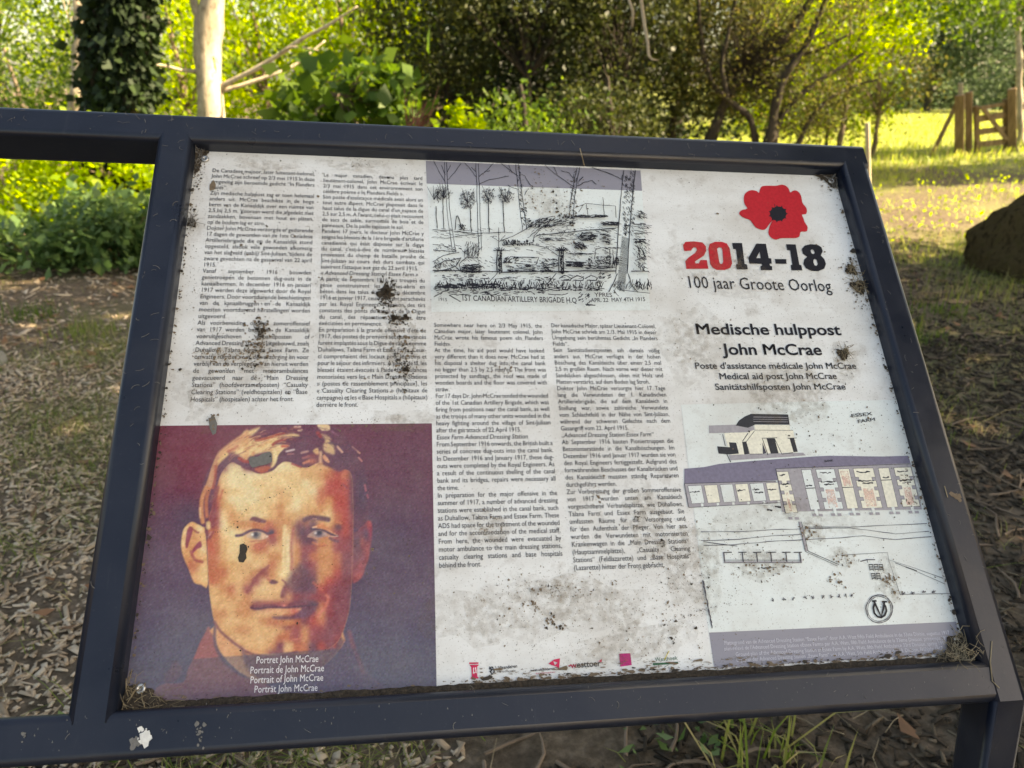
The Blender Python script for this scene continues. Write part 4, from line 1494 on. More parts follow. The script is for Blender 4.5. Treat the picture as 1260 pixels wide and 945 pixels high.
for L in ([(690, 355), (865, 350)], [(700, 360), (760, 540)], [(835, 360), (915, 530), (1040, 515)], [(612, 265), (1040, 268)], [(612, 275), (520, 395), (560, 530), (700, 530)], [(540, 300), (480, 390)], [(260, 310), (290, 440)], [(980, 356), (1080, 352)], [(305, 530), (350, 620)]):
    sh.stroke(Z(L), .0009, 'ink', .4)
# plan walls
Z = lambda pts: uvl(pts, 840, 555, 8.4)
ax = [(15, 340), (60, 585), (1010, 540), (960, 315)]
sh.poly([Z(ax)], 'wall_grey')
for i, (x0, x1) in enumerate(((50, 190), (218, 352), (382, 512), (538, 668), (690, 828), (856, 980))):
    y0 = 362 - i * 6
    sl = 42
    sh.poly([Z([(x0, y0), (x1, y0 - 6), (x1 + sl - 8, y0 + 176), (x0 + sl, y0 + 184)])], ('plan_paper', 'cream', 'plan_paper', 'cream', 'plan_paper', 'cream')[i])
    sh.stroke(Z([(x0, y0), (x1, y0 - 6), (x1 + sl - 8, y0 + 176), (x0 + sl, y0 + 184), (x0, y0)]), .0006, 'ink_soft')
    sh.poly([Z([(x1 + sl - 46, y0 + 182), (x1 + sl - 22, y0 + 181), (x1 + sl - 16, y0 + 226), (x1 + sl - 40, y0 + 228)])], 'plan_paper')
sh.stroke(Z([(15, 340), (60, 585)]), .0008, 'ink_soft'); sh.stroke(Z([(60, 585), (1000, 535)]), .0007, 'ink_soft'); sh.stroke(Z([(15, 338), (960, 312)]), .0009, 'ink_soft')
for x, y, w_ in ((75, 425, 100), (565, 410, 80), (720, 402, 70), (740, 432, 90), (870, 402, 95)):
    sh.stroke(Z(wob([(x, y), (x + w_, y - 4)], 6, 7)), .0016, 'ink', .6)
for x, y in ((865, 605), (955, 575)):
    sh.stroke(Z(wob([(x, y), (x + 60, y + 8)], 5, 4)), .0022, 'ink', .6)
# big wards on the right
Z = lambda pts: uvl(pts, 980, 555, 8.13)
sh.poly([uvl([(954, 577), (1120, 570), (1134, 627), (962, 630)])], 'wall_grey')
wards = [(-208, -88, 210, 622, 'cream'), (45, 140, 190, 590, 'plan_paper'), (188, 372, 186, 585, 'plan_paper'), (412, 520, 182, 580, 'cream'), (562, 762, 176, 575, 'cream'), (812, 918, 174, 568, 'cream'), (968, 1140, 168, 560, 'cream')]
for k, (x0, x1, y0, y1, c_) in enumerate(wards):
    s0 = .235
    dy = y1 - y0
    q_ = [(x0, y0), (x1, y0 - 4), (x1 + dy * s0, y1 - 6), (x0 + dy * s0, y1)]
    sh.poly([Z(q_)], c_)
    sh.stroke(Z(q_ + [q_[0]]), .0007, 'ink_soft')
    if k % 2 == 0:
        for f_ in (.22, .46, .72):
            for side in (0, 1):
                xx = (x0 if side == 0 else x1) + dy * s0 * f_
                yy = y0 + dy * f_
                d_ = 34 if side == 0 else -34
                sh.poly([Z([(xx - 2, yy), (xx + d_, yy), (xx + d_ + 8, yy + 34), (xx + 6, yy + 34)])], 'wall_grey')
                sh.stroke(Z([(xx, yy), (xx + d_, yy), (xx + d_ + 8, yy + 34), (xx + 6, yy + 34)]), .0006, 'ink_soft')
        sh.poly([Z([(x0 + dy * s0 * .55 + 45, y0 + dy * .5), (x1 + dy * s0 * .5 - 50, y0 + dy * .5), (x1 + dy * s0 * .95 - 50, y1 - 20), (x0 + dy * s0 + 40, y1 - 16)])], 'salmon')
        sh.stroke(Z(wob([(x0 + 40, y0 + 36), (x1 - 30, y0 + 32)], 8, 6)), .0016, 'ink', .6)
        sh.stroke(Z(wob([(x0 + 50, y0 + 128), (x1 + 10, y0 + 122)], 6, 8)), .0018, 'ink', .6)
        sh.stroke(Z(wob([(x0 + 90, y0 + 150), (x1, y0 + 146)], 6, 5)), .0016, 'ink', .6)
    else:
        yy = y0 + 185 if k != 5 else y0 + 120
        sh.stroke(Z([(x0 + (yy - y0) * s0, yy), (x1 + (yy - y0) * s0, yy - 4)]), .0012, 'ink')
        if k != 3: sh.stroke(Z(wob([(x0 + 46, yy - 26), (x0 + 110, yy - 30)], 5, 5)), .0018, 'ink', .6)
        else: sh.poly([Z([(x0 + 20, y0 + 20), (x1 - 10, y0 + 20), (x1 + 30, y0 + 170), (x0 + 60, y0 + 170)])], 'salmon')
    xm = (x0 + x1) / 2 + dy * s0
    sh.poly([Z([(xm - 12, y1 - 8), (xm + 18, y1 - 9), (xm + 30, y1 + 56), (xm, y1 + 58)])], 'plan_paper')
    for d_ in (-1, 1):
        sh.poly([Z([(xm + (6 if d_ < 0 else 30), y1 + 40), (xm + (6 if d_ < 0 else 30) + d_ * 40, y1 + 40), (xm + (12 if d_ < 0 else 36) + d_ * 40, y1 + 66), (xm + (12 if d_ < 0 else 36), y1 + 66)])], 'wall_grey')
sh.stroke(uvl([(954, 577), (1119, 571)]), .0008, 'ink_soft'); sh.stroke(uvl([(954, 577), (966, 632)]), .0010, 'ink_soft')
fit_line(sh, F_SEMI, 'BANK', (1014, 569), (1025, 568), 'ink', 3.5)
fit_line(sh, F_SEMI, 'ESSEX', (1047, 514), (1073, 511), 'ink', 5.5)
fit_line(sh, F_SEMI, 'FARM', (1055, 521), (1077, 518), 'ink', 5.5)
# canal lines, lower huts, path, graves, trees
Z = lambda pts: uvl(pts, 840, 620, 3.6)

for L in ([(80, 125), (240, 124), (400, 115), (520, 112)], [(540, 104), (700, 104), (820, 100), (1080, 88)], [(540, 110), (740, 108), (860, 122), (940, 134), (1090, 122)], [(80, 164), (250, 158), (400, 142), (530, 136)], [(530, 160), (700, 152), (800, 142), (940, 160), (1100, 146)], [(90, 186), (220, 182), (380, 168), (530, 160)], [(90, 168), (240, 188)]):
    sh.stroke(Z(wob(L, 1, 3)), .0007, 'ink_soft', .4)
sh.stroke(Z([(516, 80), (548, 210)]), .0032, 'wall_grey'); sh.stroke(Z([(512, 80), (542, 212)]), .0006, 'ink'); sh.stroke(Z([(524, 80), (554, 210), (690, 270)]), .0008, 'ink'); sh.stroke(Z([(542, 212), (684, 276)]), .0006, 'ink')
sh.stroke(Z([(180, 216), (184, 258), (524, 258), (516, 214)]), .0022, 'wall_grey')
for x in (180, 262, 325, 388, 455, 516):
    sh.stroke(Z([(x, 214), (x + 5, 258)]), .0014, 'ink_soft')
sh.stroke(Z([(180, 250), (524, 250)]), .0006, 'ink'); sh.stroke(Z([(180, 262), (526, 262)]), .0006, 'ink')
for x in (180, 245, 310, 375, 440, 490):
    sh.stroke(Z([(x, 216), (x + 36, 215)]), .0012, 'ink')
sh.stroke(Z(wob([(345, 284), (415, 282)], 3, 6)), .0012, 'ink', .6)
sh.stroke(Z([(700, 228), (905, 216), (910, 248), (960, 400)]), .0006, 'ink_soft', .4)
sh.stroke(Z([(910, 248), (1010, 280), (1150, 330)]), .0006, 'ink_soft', .4); sh.stroke(Z([(940, 262), (1020, 294), (1160, 356)]), .0006, 'ink_soft', .4); sh.stroke(Z([(985, 280), (1035, 298)]), .0012, 'ink')
sh.stroke(Z([(785, 256), (815, 248), (850, 248)]), .0012, 'ink_soft'); sh.stroke(Z([(815, 250), (818, 262)]), .0008, 'ink_soft')
for r_ in range(2):
    for c_ in range(3 - r_):
        x, y = 822 + c_ * 22 + r_ * 10, 270 + r_ * 40
        for k in range(3):
            sh.stroke(Z([(x + k * 2, y + k * 10), (x + 16 + k * 2, y + k * 10)]), .0012, 'ink')
        sh.stroke(Z([(x, y - 3), (x + 6, y + 28)]), .0007, 'ink'); sh.stroke(Z([(x + 16, y - 3), (x + 22, y + 28)]), .0007, 'ink')
for i in range(14):
    x = (400, 448, 486, 540, 572, 620, 656, 692, 722, 742, 975, 1016, 1066, 1110)[i]
    y = 424 - (x - 400) * .053 + (0 if i < 10 else 4)
    for k in range(6):
        a_ = rs.uniform(0, 6.28)
        sh.stroke(Z([(x, y), (x + 9 * math.cos(a_), y + 9 * math.sin(a_))]), .0008, 'ink_soft')
sh.stroke(Z([(960, 402), (1185, 398)]), .0006, 'ink_soft')
sh.stroke(Z(wob([(88, 340), (100, 400), (116, 480), (128, 552)], 2, 8)), .0015, 'ink_soft', .6)
# round stamp with crossed letters
cx_, cy_ = 868, 466
for rr_, w_ in ((62, .0011), (55, .0008)):
    sh.stroke(Z([(cx_ + rr_ * .95 * math.cos(a_ / 30 * 6.2832) + rs.uniform(-1.5, 1.5), cy_ + rr_ * math.sin(a_ / 30 * 6.2832)) for a_ in range(31)]), w_, 'ink_soft', .5)
sh.stroke(Z([(848, 442), (842, 460), (846, 484), (860, 500), (876, 504), (892, 494), (900, 474), (896, 456), (886, 440)]), .0026, 'ink_bold')
sh.stroke(Z([(846, 434), (862, 470), (876, 500), (886, 466), (890, 436)]), .0026, 'ink_bold')
sh.stroke(Z([(836, 432), (856, 430)]), .0022, 'ink_bold'); sh.stroke(Z([(880, 434), (902, 434)]), .0022, 'ink_bold')
sh.build('plan_drawing', board, 'coloured plan with a bunker view, rows of rooms and a round stamp')
sh = Sheet(.0009)
cap = ('Plattegrond van de Advanced Dressing Station “Essex Farm” door A.A. Watt Fifth Field Ambulance in de 33ste Divisie, augustus 1917',
       'plan-relevé de l’Advanced Dressing Station «Essex Farm» par A.A. Watt, fifth Field Ambulance de la 33ème Division, printemps 1917',
       'Ground plan of the Advanced Dressing Station at Essex Farm by A.A. Watt, fifth Field Ambulance 33rd Division, spring 1917',
       'Lageplan der Advanced Dressing Station „Essex Farm“ von A.A. Watt, 5th Field Ambulance der 33. Division, Frühjahr 1917')
for i, s_ in enumerate(cap):
    x0 = (891, 891, 905, 906)[i]
    fit_line(sh, F_BODY, s_, (x0, 793.5 + i * 7.0), ((1168, 1168, 1164, 1160)[i], 780.5 + i * 6.4), 'pale_ink', 6.8)
sh.build('caption_text', board, 'four tiny pale caption lines on the grey strip')

# ------------------------------------------------------------------ print: row of small logos along the lower edge
Z = lambda pts: uvl(pts, 560, 790, 7.875)
sh = Sheet(.0009)
sh.poly([Z([(136, 198), (226, 198), (226, 212), (136, 214)])], 'pink')
sh.poly([Z([(140, 222), (232, 220), (212, 242), (214, 330), (230, 352), (146, 356), (162, 334), (156, 244)])], 'pink')
sh.stroke(Z([(176, 305), (180, 250)]), .0010, 'white_ink'); sh.stroke(Z([(176, 305), (196, 290)]), .0010, 'white_ink'); sh.stroke(Z([(196, 245), (206, 300)]), .0010, 'white_ink')
sh.build('logo', board, 'small red pillar shaped logo')
sh = Sheet(.0009)
for L_ in ([(340, 240), (332, 262), (346, 262)], [(350, 240), (368, 250)], [(336, 280), (350, 300), (362, 312)], [(352, 268), (372, 262), (380, 290), (368, 300)], [(345, 250), (352, 285)]):
    sh.stroke(Z(L_), .0016, 'ink_bold', .4)
sh.stroke(Z([(388, 232), (412, 300)]), .0004, 'ink_soft')
fit_line(sh, F_SEMI, 'Vlaanderen', (613, 824), (636.5, 821.5), 'ink_bold', 6)
fit_line(sh, F_BODY, 'verbeelding werkt', (613.5, 828), (634.5, 826), 'ink_soft', 3.2)
sh.build('logo', board, 'black lion logo with small lettering')
sh = Sheet(.0009)
fit_line(sh, F_SEMI, 'west-vlaanderen', (652.5, 826.5), (682.5, 824), 'ink_bold', 4.4)
fit_line(sh, F_BODY, 'door mensen gedreven', (659, 829.6), (683, 827.6), 'pink', 2.8)
sh.poly([Z([(902, 210), (960, 170), (1015, 158), (1006, 262), (980, 238), (940, 226)]), Z([(950, 185), (992, 200), (966, 226)])], 'pink')
sh.build('logo', board, 'red arrow logo with small lettering')
sh = Sheet(.0009)
Z = lambda pts: uvl(pts, 690, 780, 7.875)
A_ = (702, 822.2)
fit_line(sh, F_SEMI, 'w', (702, 822.3), (709.6, 821.8), 'pink', 11)
fit_line(sh, F_SEMI, 'esttoer', (709.8, 821.8), (739, 819.6), 'ink', 11)
sh.stroke(Z([(72, 312), (100, 305)]), .0012, 'pink')
sh.poly([Z([(362, 266), (398, 244), (392, 280), (380, 268)])], 'pink')
sh.build('logo', board, 'red and black word logo')
sh = Sheet(.0009)
sh.poly([Z([(564, 192), (672, 188), (686, 302), (576, 318)])], 'magenta')
fit_line(sh, F_BODY, 'v', (769, 814), (771.5, 813.8), 'pink', 5)
sh.build('logo', board, 'square magenta logo')
sh = Sheet(.0009)
fit_line(sh, F_BODY, 'Westhoek', (806, 814), (833.5, 811.8), 'green', 7)
sh.stroke(Z([(1005, 250), (1020, 215), (1048, 165)]), .0009, 'yellow_ink')
sh.stroke(Z([(890, 294), (1135, 281)]), .0024, 'green')
sh.stroke(Z([(1000, 325), (1040, 300)]), .0005, 'green')
sh.build('logo', board, 'green word logo over a dark green line')

# ------------------------------------------------------------------ screws, dirt, scrapes and droppings on the sign
for x, y in ((252.5, 196.5), (1022, 223.5), (1176, 790), (173.5, 847.5)):
    u, v = uv(x, y)
    q = MB()
    ns = 14
    prof = ((.0058, .0), (.0058, .0016), (.0048, .0026), (.0026, .0026), (.0022, .0012))
    vs = [(u + r_ * math.cos(2 * math.pi * k / ns), v + r_ * math.sin(2 * math.pi * k / ns), z + .0012) for r_, z in prof for k in range(ns)]
    fs = [(i * ns + k, i * ns + (k + 1) % ns, (i + 1) * ns + (k + 1) % ns, (i + 1) * ns + k) for i in range(len(prof) - 1) for k in range(ns)]
    fs.append(tuple((len(prof) - 1) * ns + k for k in range(ns)))
    q.add(vs, fs)
    q.build('screw', M['steel'], board, None, True)


class Flecks:
    def __init__(self):
        self.mb = MB()
        self.mats = []

    def one(self, u, v, r, m, n=None, asp=1.0, rot=None, k=6, jag=.55):
        if abs(u) > HW - .001 or abs(v) > HH - .001: return
        if m not in self.mats: self.mats.append(m)
        n = n if n is not None else .0014 + rs.random() * .0006
        rot = rs.uniform(0, 6.28) if rot is None else rot
        vs = []
        for i in range(k):
            a_ = 2 * math.pi * i / k
            q_ = r * (1 + rs.uniform(-jag, jag))
            x, y = q_ * math.cos(a_), q_ * math.sin(a_) * asp
            vs.append((u + x * math.cos(rot) - y * math.sin(rot), v + x * math.sin(rot) + y * math.cos(rot), n))
        self.mb.add(vs, [tuple(range(k))], self.mats.index(m))


fk = Flecks()
for i in range(26000):
    u, v = rs.uniform(-HW, HW), rs.uniform(-HH, HH)
    x, y = unuv(np.array([u]), np.array([v]))
    x, y = x[0], y[0]
    # where the specks gather
    d = .30
    d += 1.1 * math.exp(-((x - 900) / 120) ** 2 - ((y - 380) / 60) ** 2)
    d += 1.2 * math.exp(-((x - 1030) / 80) ** 2 - ((y - 520) / 40) ** 2)
    d += 1.3 * math.exp(-((x - 850) / 90) ** 2 - ((y - 720) / 70) ** 2)
    d += 1.0 * math.exp(-((x - 310) / 130) ** 2 - ((y - 360) / 160) ** 2)
    d += .9 * math.exp(-((x - 480) / 70) ** 2 - ((y - 420) / 120) ** 2)
    d += .9 * math.exp(-((x - 930) / 90) ** 2 - ((y - 690) / 50) ** 2)
    d += .8 * math.exp(-((x - 640) / 120) ** 2 - ((y - 760) / 50) ** 2)
    if 205 < x < 534 and y > 525: d *= .28
    if 540 < x < 700 and 530 < y < 690: d *= .5
    if rs.random() > d / 1.6: continue
    r_ = .00030 * math.exp(rs.gauss(0, .6))
    fk.one(u, v, min(r_, .003), rs.choice(('dirt', 'dirt', 'mud', 'mud', 'stain')), asp=rs.uniform(.4, 1))


def splat(x, y, sx, sy, n, r0, mats, jag=.5, tilt=0):
    r0 *= .62
    for i in range(n):
        dx, dy = rs.gauss(0, sx), rs.gauss(0, sy)
        u, v = uv(x + dx + dy * tilt, y + dy)
        fk.one(u, v, min(r0 * math.exp(rs.gauss(0, .55)), .0021), rs.choice(mats), asp=rs.uniform(.35, 1), jag=jag)



def smear(x, y, rx, ry, n=2, m='film'):
    for i in range(n):
        u, v = uv(x + rs.gauss(0, rx * .3), y + rs.gauss(0, ry * .3))
        fk.one(u, v, rx * .00112, m, n=.0010 + i * .00002 + rs.random() * .0002, asp=ry / rx, rot=rs.uniform(-.25, .25), k=16, jag=.3)


for q_ in ((660, 722, 46, 12), (730, 735, 60, 26), (855, 700, 40, 46), (600, 655, 22, 18), (690, 245, 34, 22), (322, 430, 22, 34), (270, 440, 26, 12), (490, 420, 24, 56), (930, 700, 34, 18), (1000, 660, 16, 16), (1038, 690, 16, 14), (1092, 722, 16, 26), (960, 470, 60, 40), (850, 430, 40, 50), (1044, 450, 18, 26), (440, 205, 40, 8), (330, 205, 40, 8), (760, 790, 70, 20), (620, 760, 60, 26), (950, 640, 60, 16), (500, 515, 30, 14), (250, 480, 24, 30), (1116, 600, 14, 24), (800, 640, 24, 40), (900, 330, 60, 30)):
    smear(*q_)

DM = ('dirt', 'dirt', 'mud')
splat(475, 363, 6, 12, 120, .0030, ('dirt',)); splat(495, 430, 12, 22, 90, .0022, ('dirt', 'mud')); splat(318, 420, 9, 22, 90, .0022, DM); splat(290, 440, 24, 6, 60, .0020, ('stain', 'mud')); splat(350, 260, 60, 50, 90, .0010, DM); splat(440, 280, 50, 50, 80, .0010, DM); splat(484, 395, 6, 5, 40, .0030, ('dirt', 'mud'))
splat(498, 393, 3, 6, 26, .0026, ('dirt',)); splat(495, 440, 8, 16, 70, .0016, DM); splat(500, 456, 3, 10, 20, .0022, DM)
splat(322, 410, 5, 14, 60, .0022, ('dirt', 'mud', 'mud')); splat(312, 432, 8, 8, 50, .0022, ('mud', 'stain')); splat(266, 437, 12, 4, 46, .0022, ('stain', 'mud', 'stain'))
splat(272, 448, 6, 5, 20, .0016, ('stain', 'mud')); splat(308, 448, 6, 6, 16, .0012, DM); splat(318, 470, 5, 18, 30, .0008, DM)
splat(680, 240, 26, 16, 150, .0014, ('mud', 'stain', 'stain', 'dirt')); splat(694, 262, 10, 9, 90, .0014, DM); splat(655, 250, 8, 4, 30, .0012, ('mud', 'stain')); splat(705, 298, 5, 8, 36, .0016, ('mud', 'stain'))
splat(618, 454, 8, 6, 50, .0014, ('mud', 'stain', 'stain')); splat(598, 650, 10, 12, 60, .0016, ('stain',)); splat(737, 612, 5, 10, 36, .0014, ('mud', 'stain')); splat(784, 640, 4, 5, 16, .001, DM)
splat(672, 720, 34, 7, 240, .0008, ('mud', 'dirt', 'stain')); splat(720, 735, 60, 20, 200, .0009, ('stain', 'mud')); splat(860, 700, 30, 40, 420, .0007, ('mud', 'dirt', 'stain'))
splat(650, 745, 5, 5, 22, .0026, ('mud', 'stain')); splat(676, 762, 5, 5, 24, .002, ('mud', 'dirt')); splat(690, 772, 5, 3, 14, .0016, DM); splat(828, 786, 3, 3, 10, .0016, ('dirt',))
splat(1046, 330, 8, 8, 60, .0013, ('dirt', 'mud')); splat(1054, 352, 7, 8, 50, .0018, DM); splat(1062, 378, 5, 5, 20, .0014, DM); splat(1036, 436, 6, 8, 60, .0014, DM); splat(1046, 455, 3, 9, 26, .001, DM)
splat(993, 656, 6, 8, 40, .0026, ('stain', 'mud')); splat(1038, 689, 7, 5, 36, .002, ('stain', 'mud')); splat(1030, 715, 6, 5, 34, .0022, ('stain', 'mud')); splat(1092, 716, 6, 10, 50, .0022, ('stain', 'mud'), tilt=.3)
splat(1104, 732, 6, 4, 24, .0014, ('stain', 'mud')); splat(932, 702, 10, 6, 44, .0016, ('stain', 'mud')); splat(968, 696, 12, 5, 34, .0014, ('stain', 'mud')); splat(1114, 588, 4, 4, 20, .002, ('mud', 'stain')); splat(1120, 616, 7, 4, 30, .002, ('stain', 'mud'))
splat(240, 320, 4, 40, 40, .0009, DM); splat(242, 210, 5, 14, 110, .0014, DM); splat(1026, 222, 9, 6, 130, .0014, DM); splat(444, 202, 12, 3, 50, .0008, DM)
splat(640, 210, 40, 6, 60, .0008, ('mud', 'stain')); splat(438, 520, 14, 6, 40, .0014, ('mud', 'stain')); splat(262, 518, 4, 6, 16, .0022, ('scrape', 'mud'))
for i in range(26):   # thin chain of specks across the forehead of the print
    f_ = i / 25
    splat(264 + 96 * f_, 656 - 62 * f_ + 5 * math.sin(f_ * 9), .8, .8, 3, .0006, ('dirt',))
for i in range(14):
    f_ = i / 13
    splat(808 + 92 * f_, 770 - 30 * f_, 3, 2, 3, .0010, ('dirt',))
splat(1010, 520, 55, 26, 150, .0010, DM); splat(900, 660, 40, 30, 110, .0010, DM); splat(1090, 690, 40, 30, 70, .0009, DM)
splat(760, 790, 60, 14, 300, .0007, ('mud', 'stain', 'dirt')); splat(610, 745, 40, 22, 200, .0007, ('mud', 'stain')); splat(800, 740, 50, 24, 420, .0007, ('mud', 'stain'))
splat(330, 700, 50, 60, 40, .0008, ('dirt',)); splat(360, 740, 40, 40, 34, .0007, ('dirt',)); splat(455, 705, 14, 14, 24, .0016, ('stain',)); splat(500, 680, 6, 14, 12, .0018, ('stain',))
# wet grime along the lower edge of the board
for i in range(1100):
    u = rs.uniform(-.13 if rs.random() < .85 else -.5, HW)
    v = -HH + abs(rs.gauss(0, .0042))
    fk.one(u, v, .0013 * math.exp(rs.gauss(0, .6)), rs.choice(('dirt', 'mud', 'mud', 'stain')), asp=rs.uniform(.15, .5), rot=rs.uniform(-.2, .2))
for i in range(220):
    u = rs.uniform(-.13, .30)
    v = -HH + .013 + rs.gauss(0, .0016) + .002 * math.sin(u * 30)
    fk.one(u, v, .0016 * math.exp(rs.gauss(0, .5)), rs.choice(('mud', 'stain')), asp=rs.uniform(.1, .3), rot=rs.uniform(-.1, .1))
for i in range(500):
    s_ = rs.choice((-1, 1))
    fk.one(s_ * (HW - abs(rs.gauss(0, .003))), rs.uniform(-HH, HH), .0012 * math.exp(rs.gauss(0, .5)), rs.choice(('dirt', 'mud')), asp=rs.uniform(.4, 1))
o = fk.mb.build('dirt_specks', [M[x] for x in fk.mats], board)
o['kind'] = 'stuff'
# grey scraped patches on the portrait and round it
q = Sheet(.0012)
Z = lambda pts: uvl(pts, 140, 510, 2.555)
q.poly([Z([(424, 142), (436, 132), (452, 134), (468, 124), (490, 118), (497, 124), (498, 150), (480, 158), (460, 162), (436, 168), (428, 158)])], 'scrape')
q.build('scrape', board)
q = Sheet(.0012)
q.poly([Z([(397, 410), (408, 406), (418, 412), (421, 424), (416, 438), (418, 452), (408, 466), (394, 464), (391, 450), (396, 436)])], 'dirt')
q.build('scrape', board)
q = Sheet(.0012)
q.poly([Z([(298, 12), (318, 8), (326, 30), (322, 60), (312, 66), (302, 44)])], 'scrape')
q.build('scrape', board)
q = Sheet(.0012)
q.poly([uvl([(258, 228), (263, 222), (266, 228), (264, 234), (258, 235)])], 'mud')
q.build('scrape', board)
# fibres and scratches on the paint
q = MB()
for i in range(150):
    k = rs.random()
    if k < .45: u, v = rs.uniform(-.85, HW + .04), HH + rs.uniform(.004, .046)
    elif k < .65: u, v = HW + rs.uniform(.006, .046), rs.uniform(-HH, HH)
    elif k < .85: u, v = -HW - rs.uniform(.006, .044), rs.uniform(-.1, HH) if rs.random() < .75 else rs.uniform(-HH, HH)
    else: u, v = rs.uniform(-.8, HW), -HH - rs.uniform(.008, .044)
    L_ = rs.uniform(.002, .012)
    a_ = rs.uniform(0, 6.28)
    cv = rs.gauss(0, .7)
    pts = []
    x, y = u, v
    for j in range(5):
        pts.append((x, y, RF + .0005 + (.0006 if j in (1, 2, 3) else 0)))
        x += math.cos(a_) * L_ / 4; y += math.sin(a_) * L_ / 4; a_ += cv * .4
    q.tube(pts, rs.choice((.00018, .00022, .0003)), 4, False)
o = q.build('paint_fibres', M['fibre'], sign, LOC)
o['kind'] = 'stuff'
o['label'] = 'fine pale fibres and scratches stuck to the steel'
q = Flecks()
def dab(x, y, sx, sy, n, r0, m):
    for i in range(n):
        u, v = uv(x + rs.gauss(0, sx), y + rs.gauss(0, sy), RF)
        a_ = len(q.mats)
        if m not in q.mats: q.mats.append(m)
        rr_ = r0 * math.exp(rs.gauss(0, .5)); k = 7
        q.mb.add([(u + rr_ * (1 + rs.uniform(-.4, .4)) * math.cos(2 * math.pi * i_ / k), v + rr_ * (1 + rs.uniform(-.4, .4)) * math.sin(2 * math.pi * i_ / k), RF + .0004 + rs.random() * .0008) for i_ in range(k)], [tuple(range(k))], q.mats.index(m))
dab(177, 907, 3.4, 4.6, 40, .0016, 'dropping'); dab(167, 914, 2.5, 3, 14, .0016, 'scrape')
q.mb.build('bird_dropping', [M[x] for x in q.mats], sign, LOC)['label'] = 'white bird dropping on the lower rail'
q = Flecks()
dab(246, 902, 3, 7, 22, .0010, 'scrape'); dab(29, 905, 1.5, 3, 10, .0011, 'scrape'); dab(1185, 640, 5, 6, 0, .003, 'mud')
dab(1180, 612, 3, 3, 10, .003, 'mud'); dab(1186, 640, 4, 14, 0, .003, 'mud')
for i in range(70):
    dab(rs.uniform(300, 1180), rs.uniform(835, 890), 1, 1, 0, .001, 'scrape')
for i in range(120):
    u, v = rs.uniform(-.8, HW), -HH - rs.uniform(.006, .044)
    q.one(u, v, .0008, 'scrape') if False else q.mb.add([(u, v, RF + .0005), (u + rs.uniform(.0005, .0016), v, RF + .0005), (u + .0006, v + rs.uniform(.0006, .003), RF + .0005)], [(0, 1, 2)], q.mats.index('scrape'))
q.mb.build('paint_spots', [M[x] for x in q.mats], sign, LOC)['kind'] = 'stuff'


# heaps of dirt and straw caught in the corners of the frame
def heap(name, label, x, y, r, h, nst, group, straw_m='straw', L0=.03, stretch=1.0):
    u, v = uv(x, y)
    u0, v0 = u, v
    wp = Vector(ORG + AU * u + AV * v)
    root = empty(name, wp, label, 'dirt pile', group)
    LM = Matrix.Translation(-wp) @ FRAME
    q = MB()
    nr, na = 7, 22
    vs = [(u, v, h + .002)]
    for i in range(1, nr):
        f_ = i / (nr - 1)
        for k in range(na):
            a_ = 2 * math.pi * k / na
            rr_ = r * f_ * (1 + .25 * math.sin(3 * a_ + x) + rs.uniform(-.3, .3))
            uu_ = min(max(u + rr_ * math.cos(a_) * stretch, -HW + .0005), HW - .0005)
            vv_ = min(max(v + rr_ * math.sin(a_), -HH + .0005), HH - .0005)
            vs.append((uu_, vv_, .0016 + h * (1 - f_ ** 1.6) * rs.uniform(.3, 1.5)))
    fs = [(0, 1 + k, 1 + (k + 1) % na) for k in range(na)]
    for i in range(nr - 2):
        for k in range(na):
            a_, b_ = 1 + i * na + k, 1 + i * na + (k + 1) % na
            fs.append((a_, a_ + na, b_ + na, b_))
    q.add(vs, fs)
    q.build('soil', M['pile'], root, LM)
    q = MB()
    for i in range(nst):
        a_ = rs.uniform(0, 6.28)
        rr_ = r * math.sqrt(rs.random())
        uu_ = min(max(u0 + rr_ * math.cos(a_) * stretch, -HW + .003), HW - .003)
        vv_ = min(max(v0 + rr_ * math.sin(a_), -HH + .003), HH - .003)
        p = Vector((uu_, vv_, .003 + h * rs.uniform(.2, 1)))
        d_ = Vector((rs.gauss(0, 1), rs.gauss(0, 1), rs.uniform(-.1, .55))).normalized() * L0 * rs.uniform(.3, 1.1)
        bend = Vector((rs.gauss(0, 1), rs.gauss(0, 1), rs.gauss(0, .3))) * L0 * .14
        pts = [p, p + d_ * .5 + bend, p + d_]
        pts = [(min(max(w_[0], -HW + .001), HW - .001), min(max(w_[1], -HH + .001), HH - .001), max(w_[2], .002)) for w_ in pts]
        if (Vector(pts[1]) - Vector(pts[0])).length < 1e-4 or (Vector(pts[2]) - Vector(pts[1])).length < 1e-4: continue
        q.tube(pts, rs.choice((.0002, .0003, .0004)), 4, False)
    q.build('straw', M[straw_m], root, LM)
    return root


heap('moss_clump', 'small dry moss tuft near the upper right edge of the board', 1047, 333, .010, .004, 46, 'dirt caught on the board', 'straw', .014)
heap('moss_clump', 'larger dry moss tuft just below the other by the right edge of the board', 1055, 353, .012, .005, 50, 'dirt caught on the board', 'straw', .016)
heap('moss_clump', 'thin dry tuft below the heading on the right of the board', 1037, 436, .009, .003, 30, 'dirt caught on the board', 'straw', .016)
heap('moss_clump', 'pale dry tuft at the left edge of the board beside the Dutch column', 236, 275, .007, .003, 26, 'dirt caught on the board', 'fibre', .018)
heap('moss_clump', 'black crumb of moss in the middle of the French column', 475, 360, .0105, .005, 0, 'dirt caught on the board')
heap('moss_clump', 'black crumb just under the biggest one in the French column', 485, 392, .0055, .003, 0, 'dirt caught on the board')
heap('moss_clump', 'black oval crumb right beside the lower crumb of the French column', 499, 391, .0045, .003, 0, 'dirt caught on the board')
heap('moss_clump', 'small black crumb low in the French column', 500, 455, .004, .002, 0, 'dirt caught on the board')
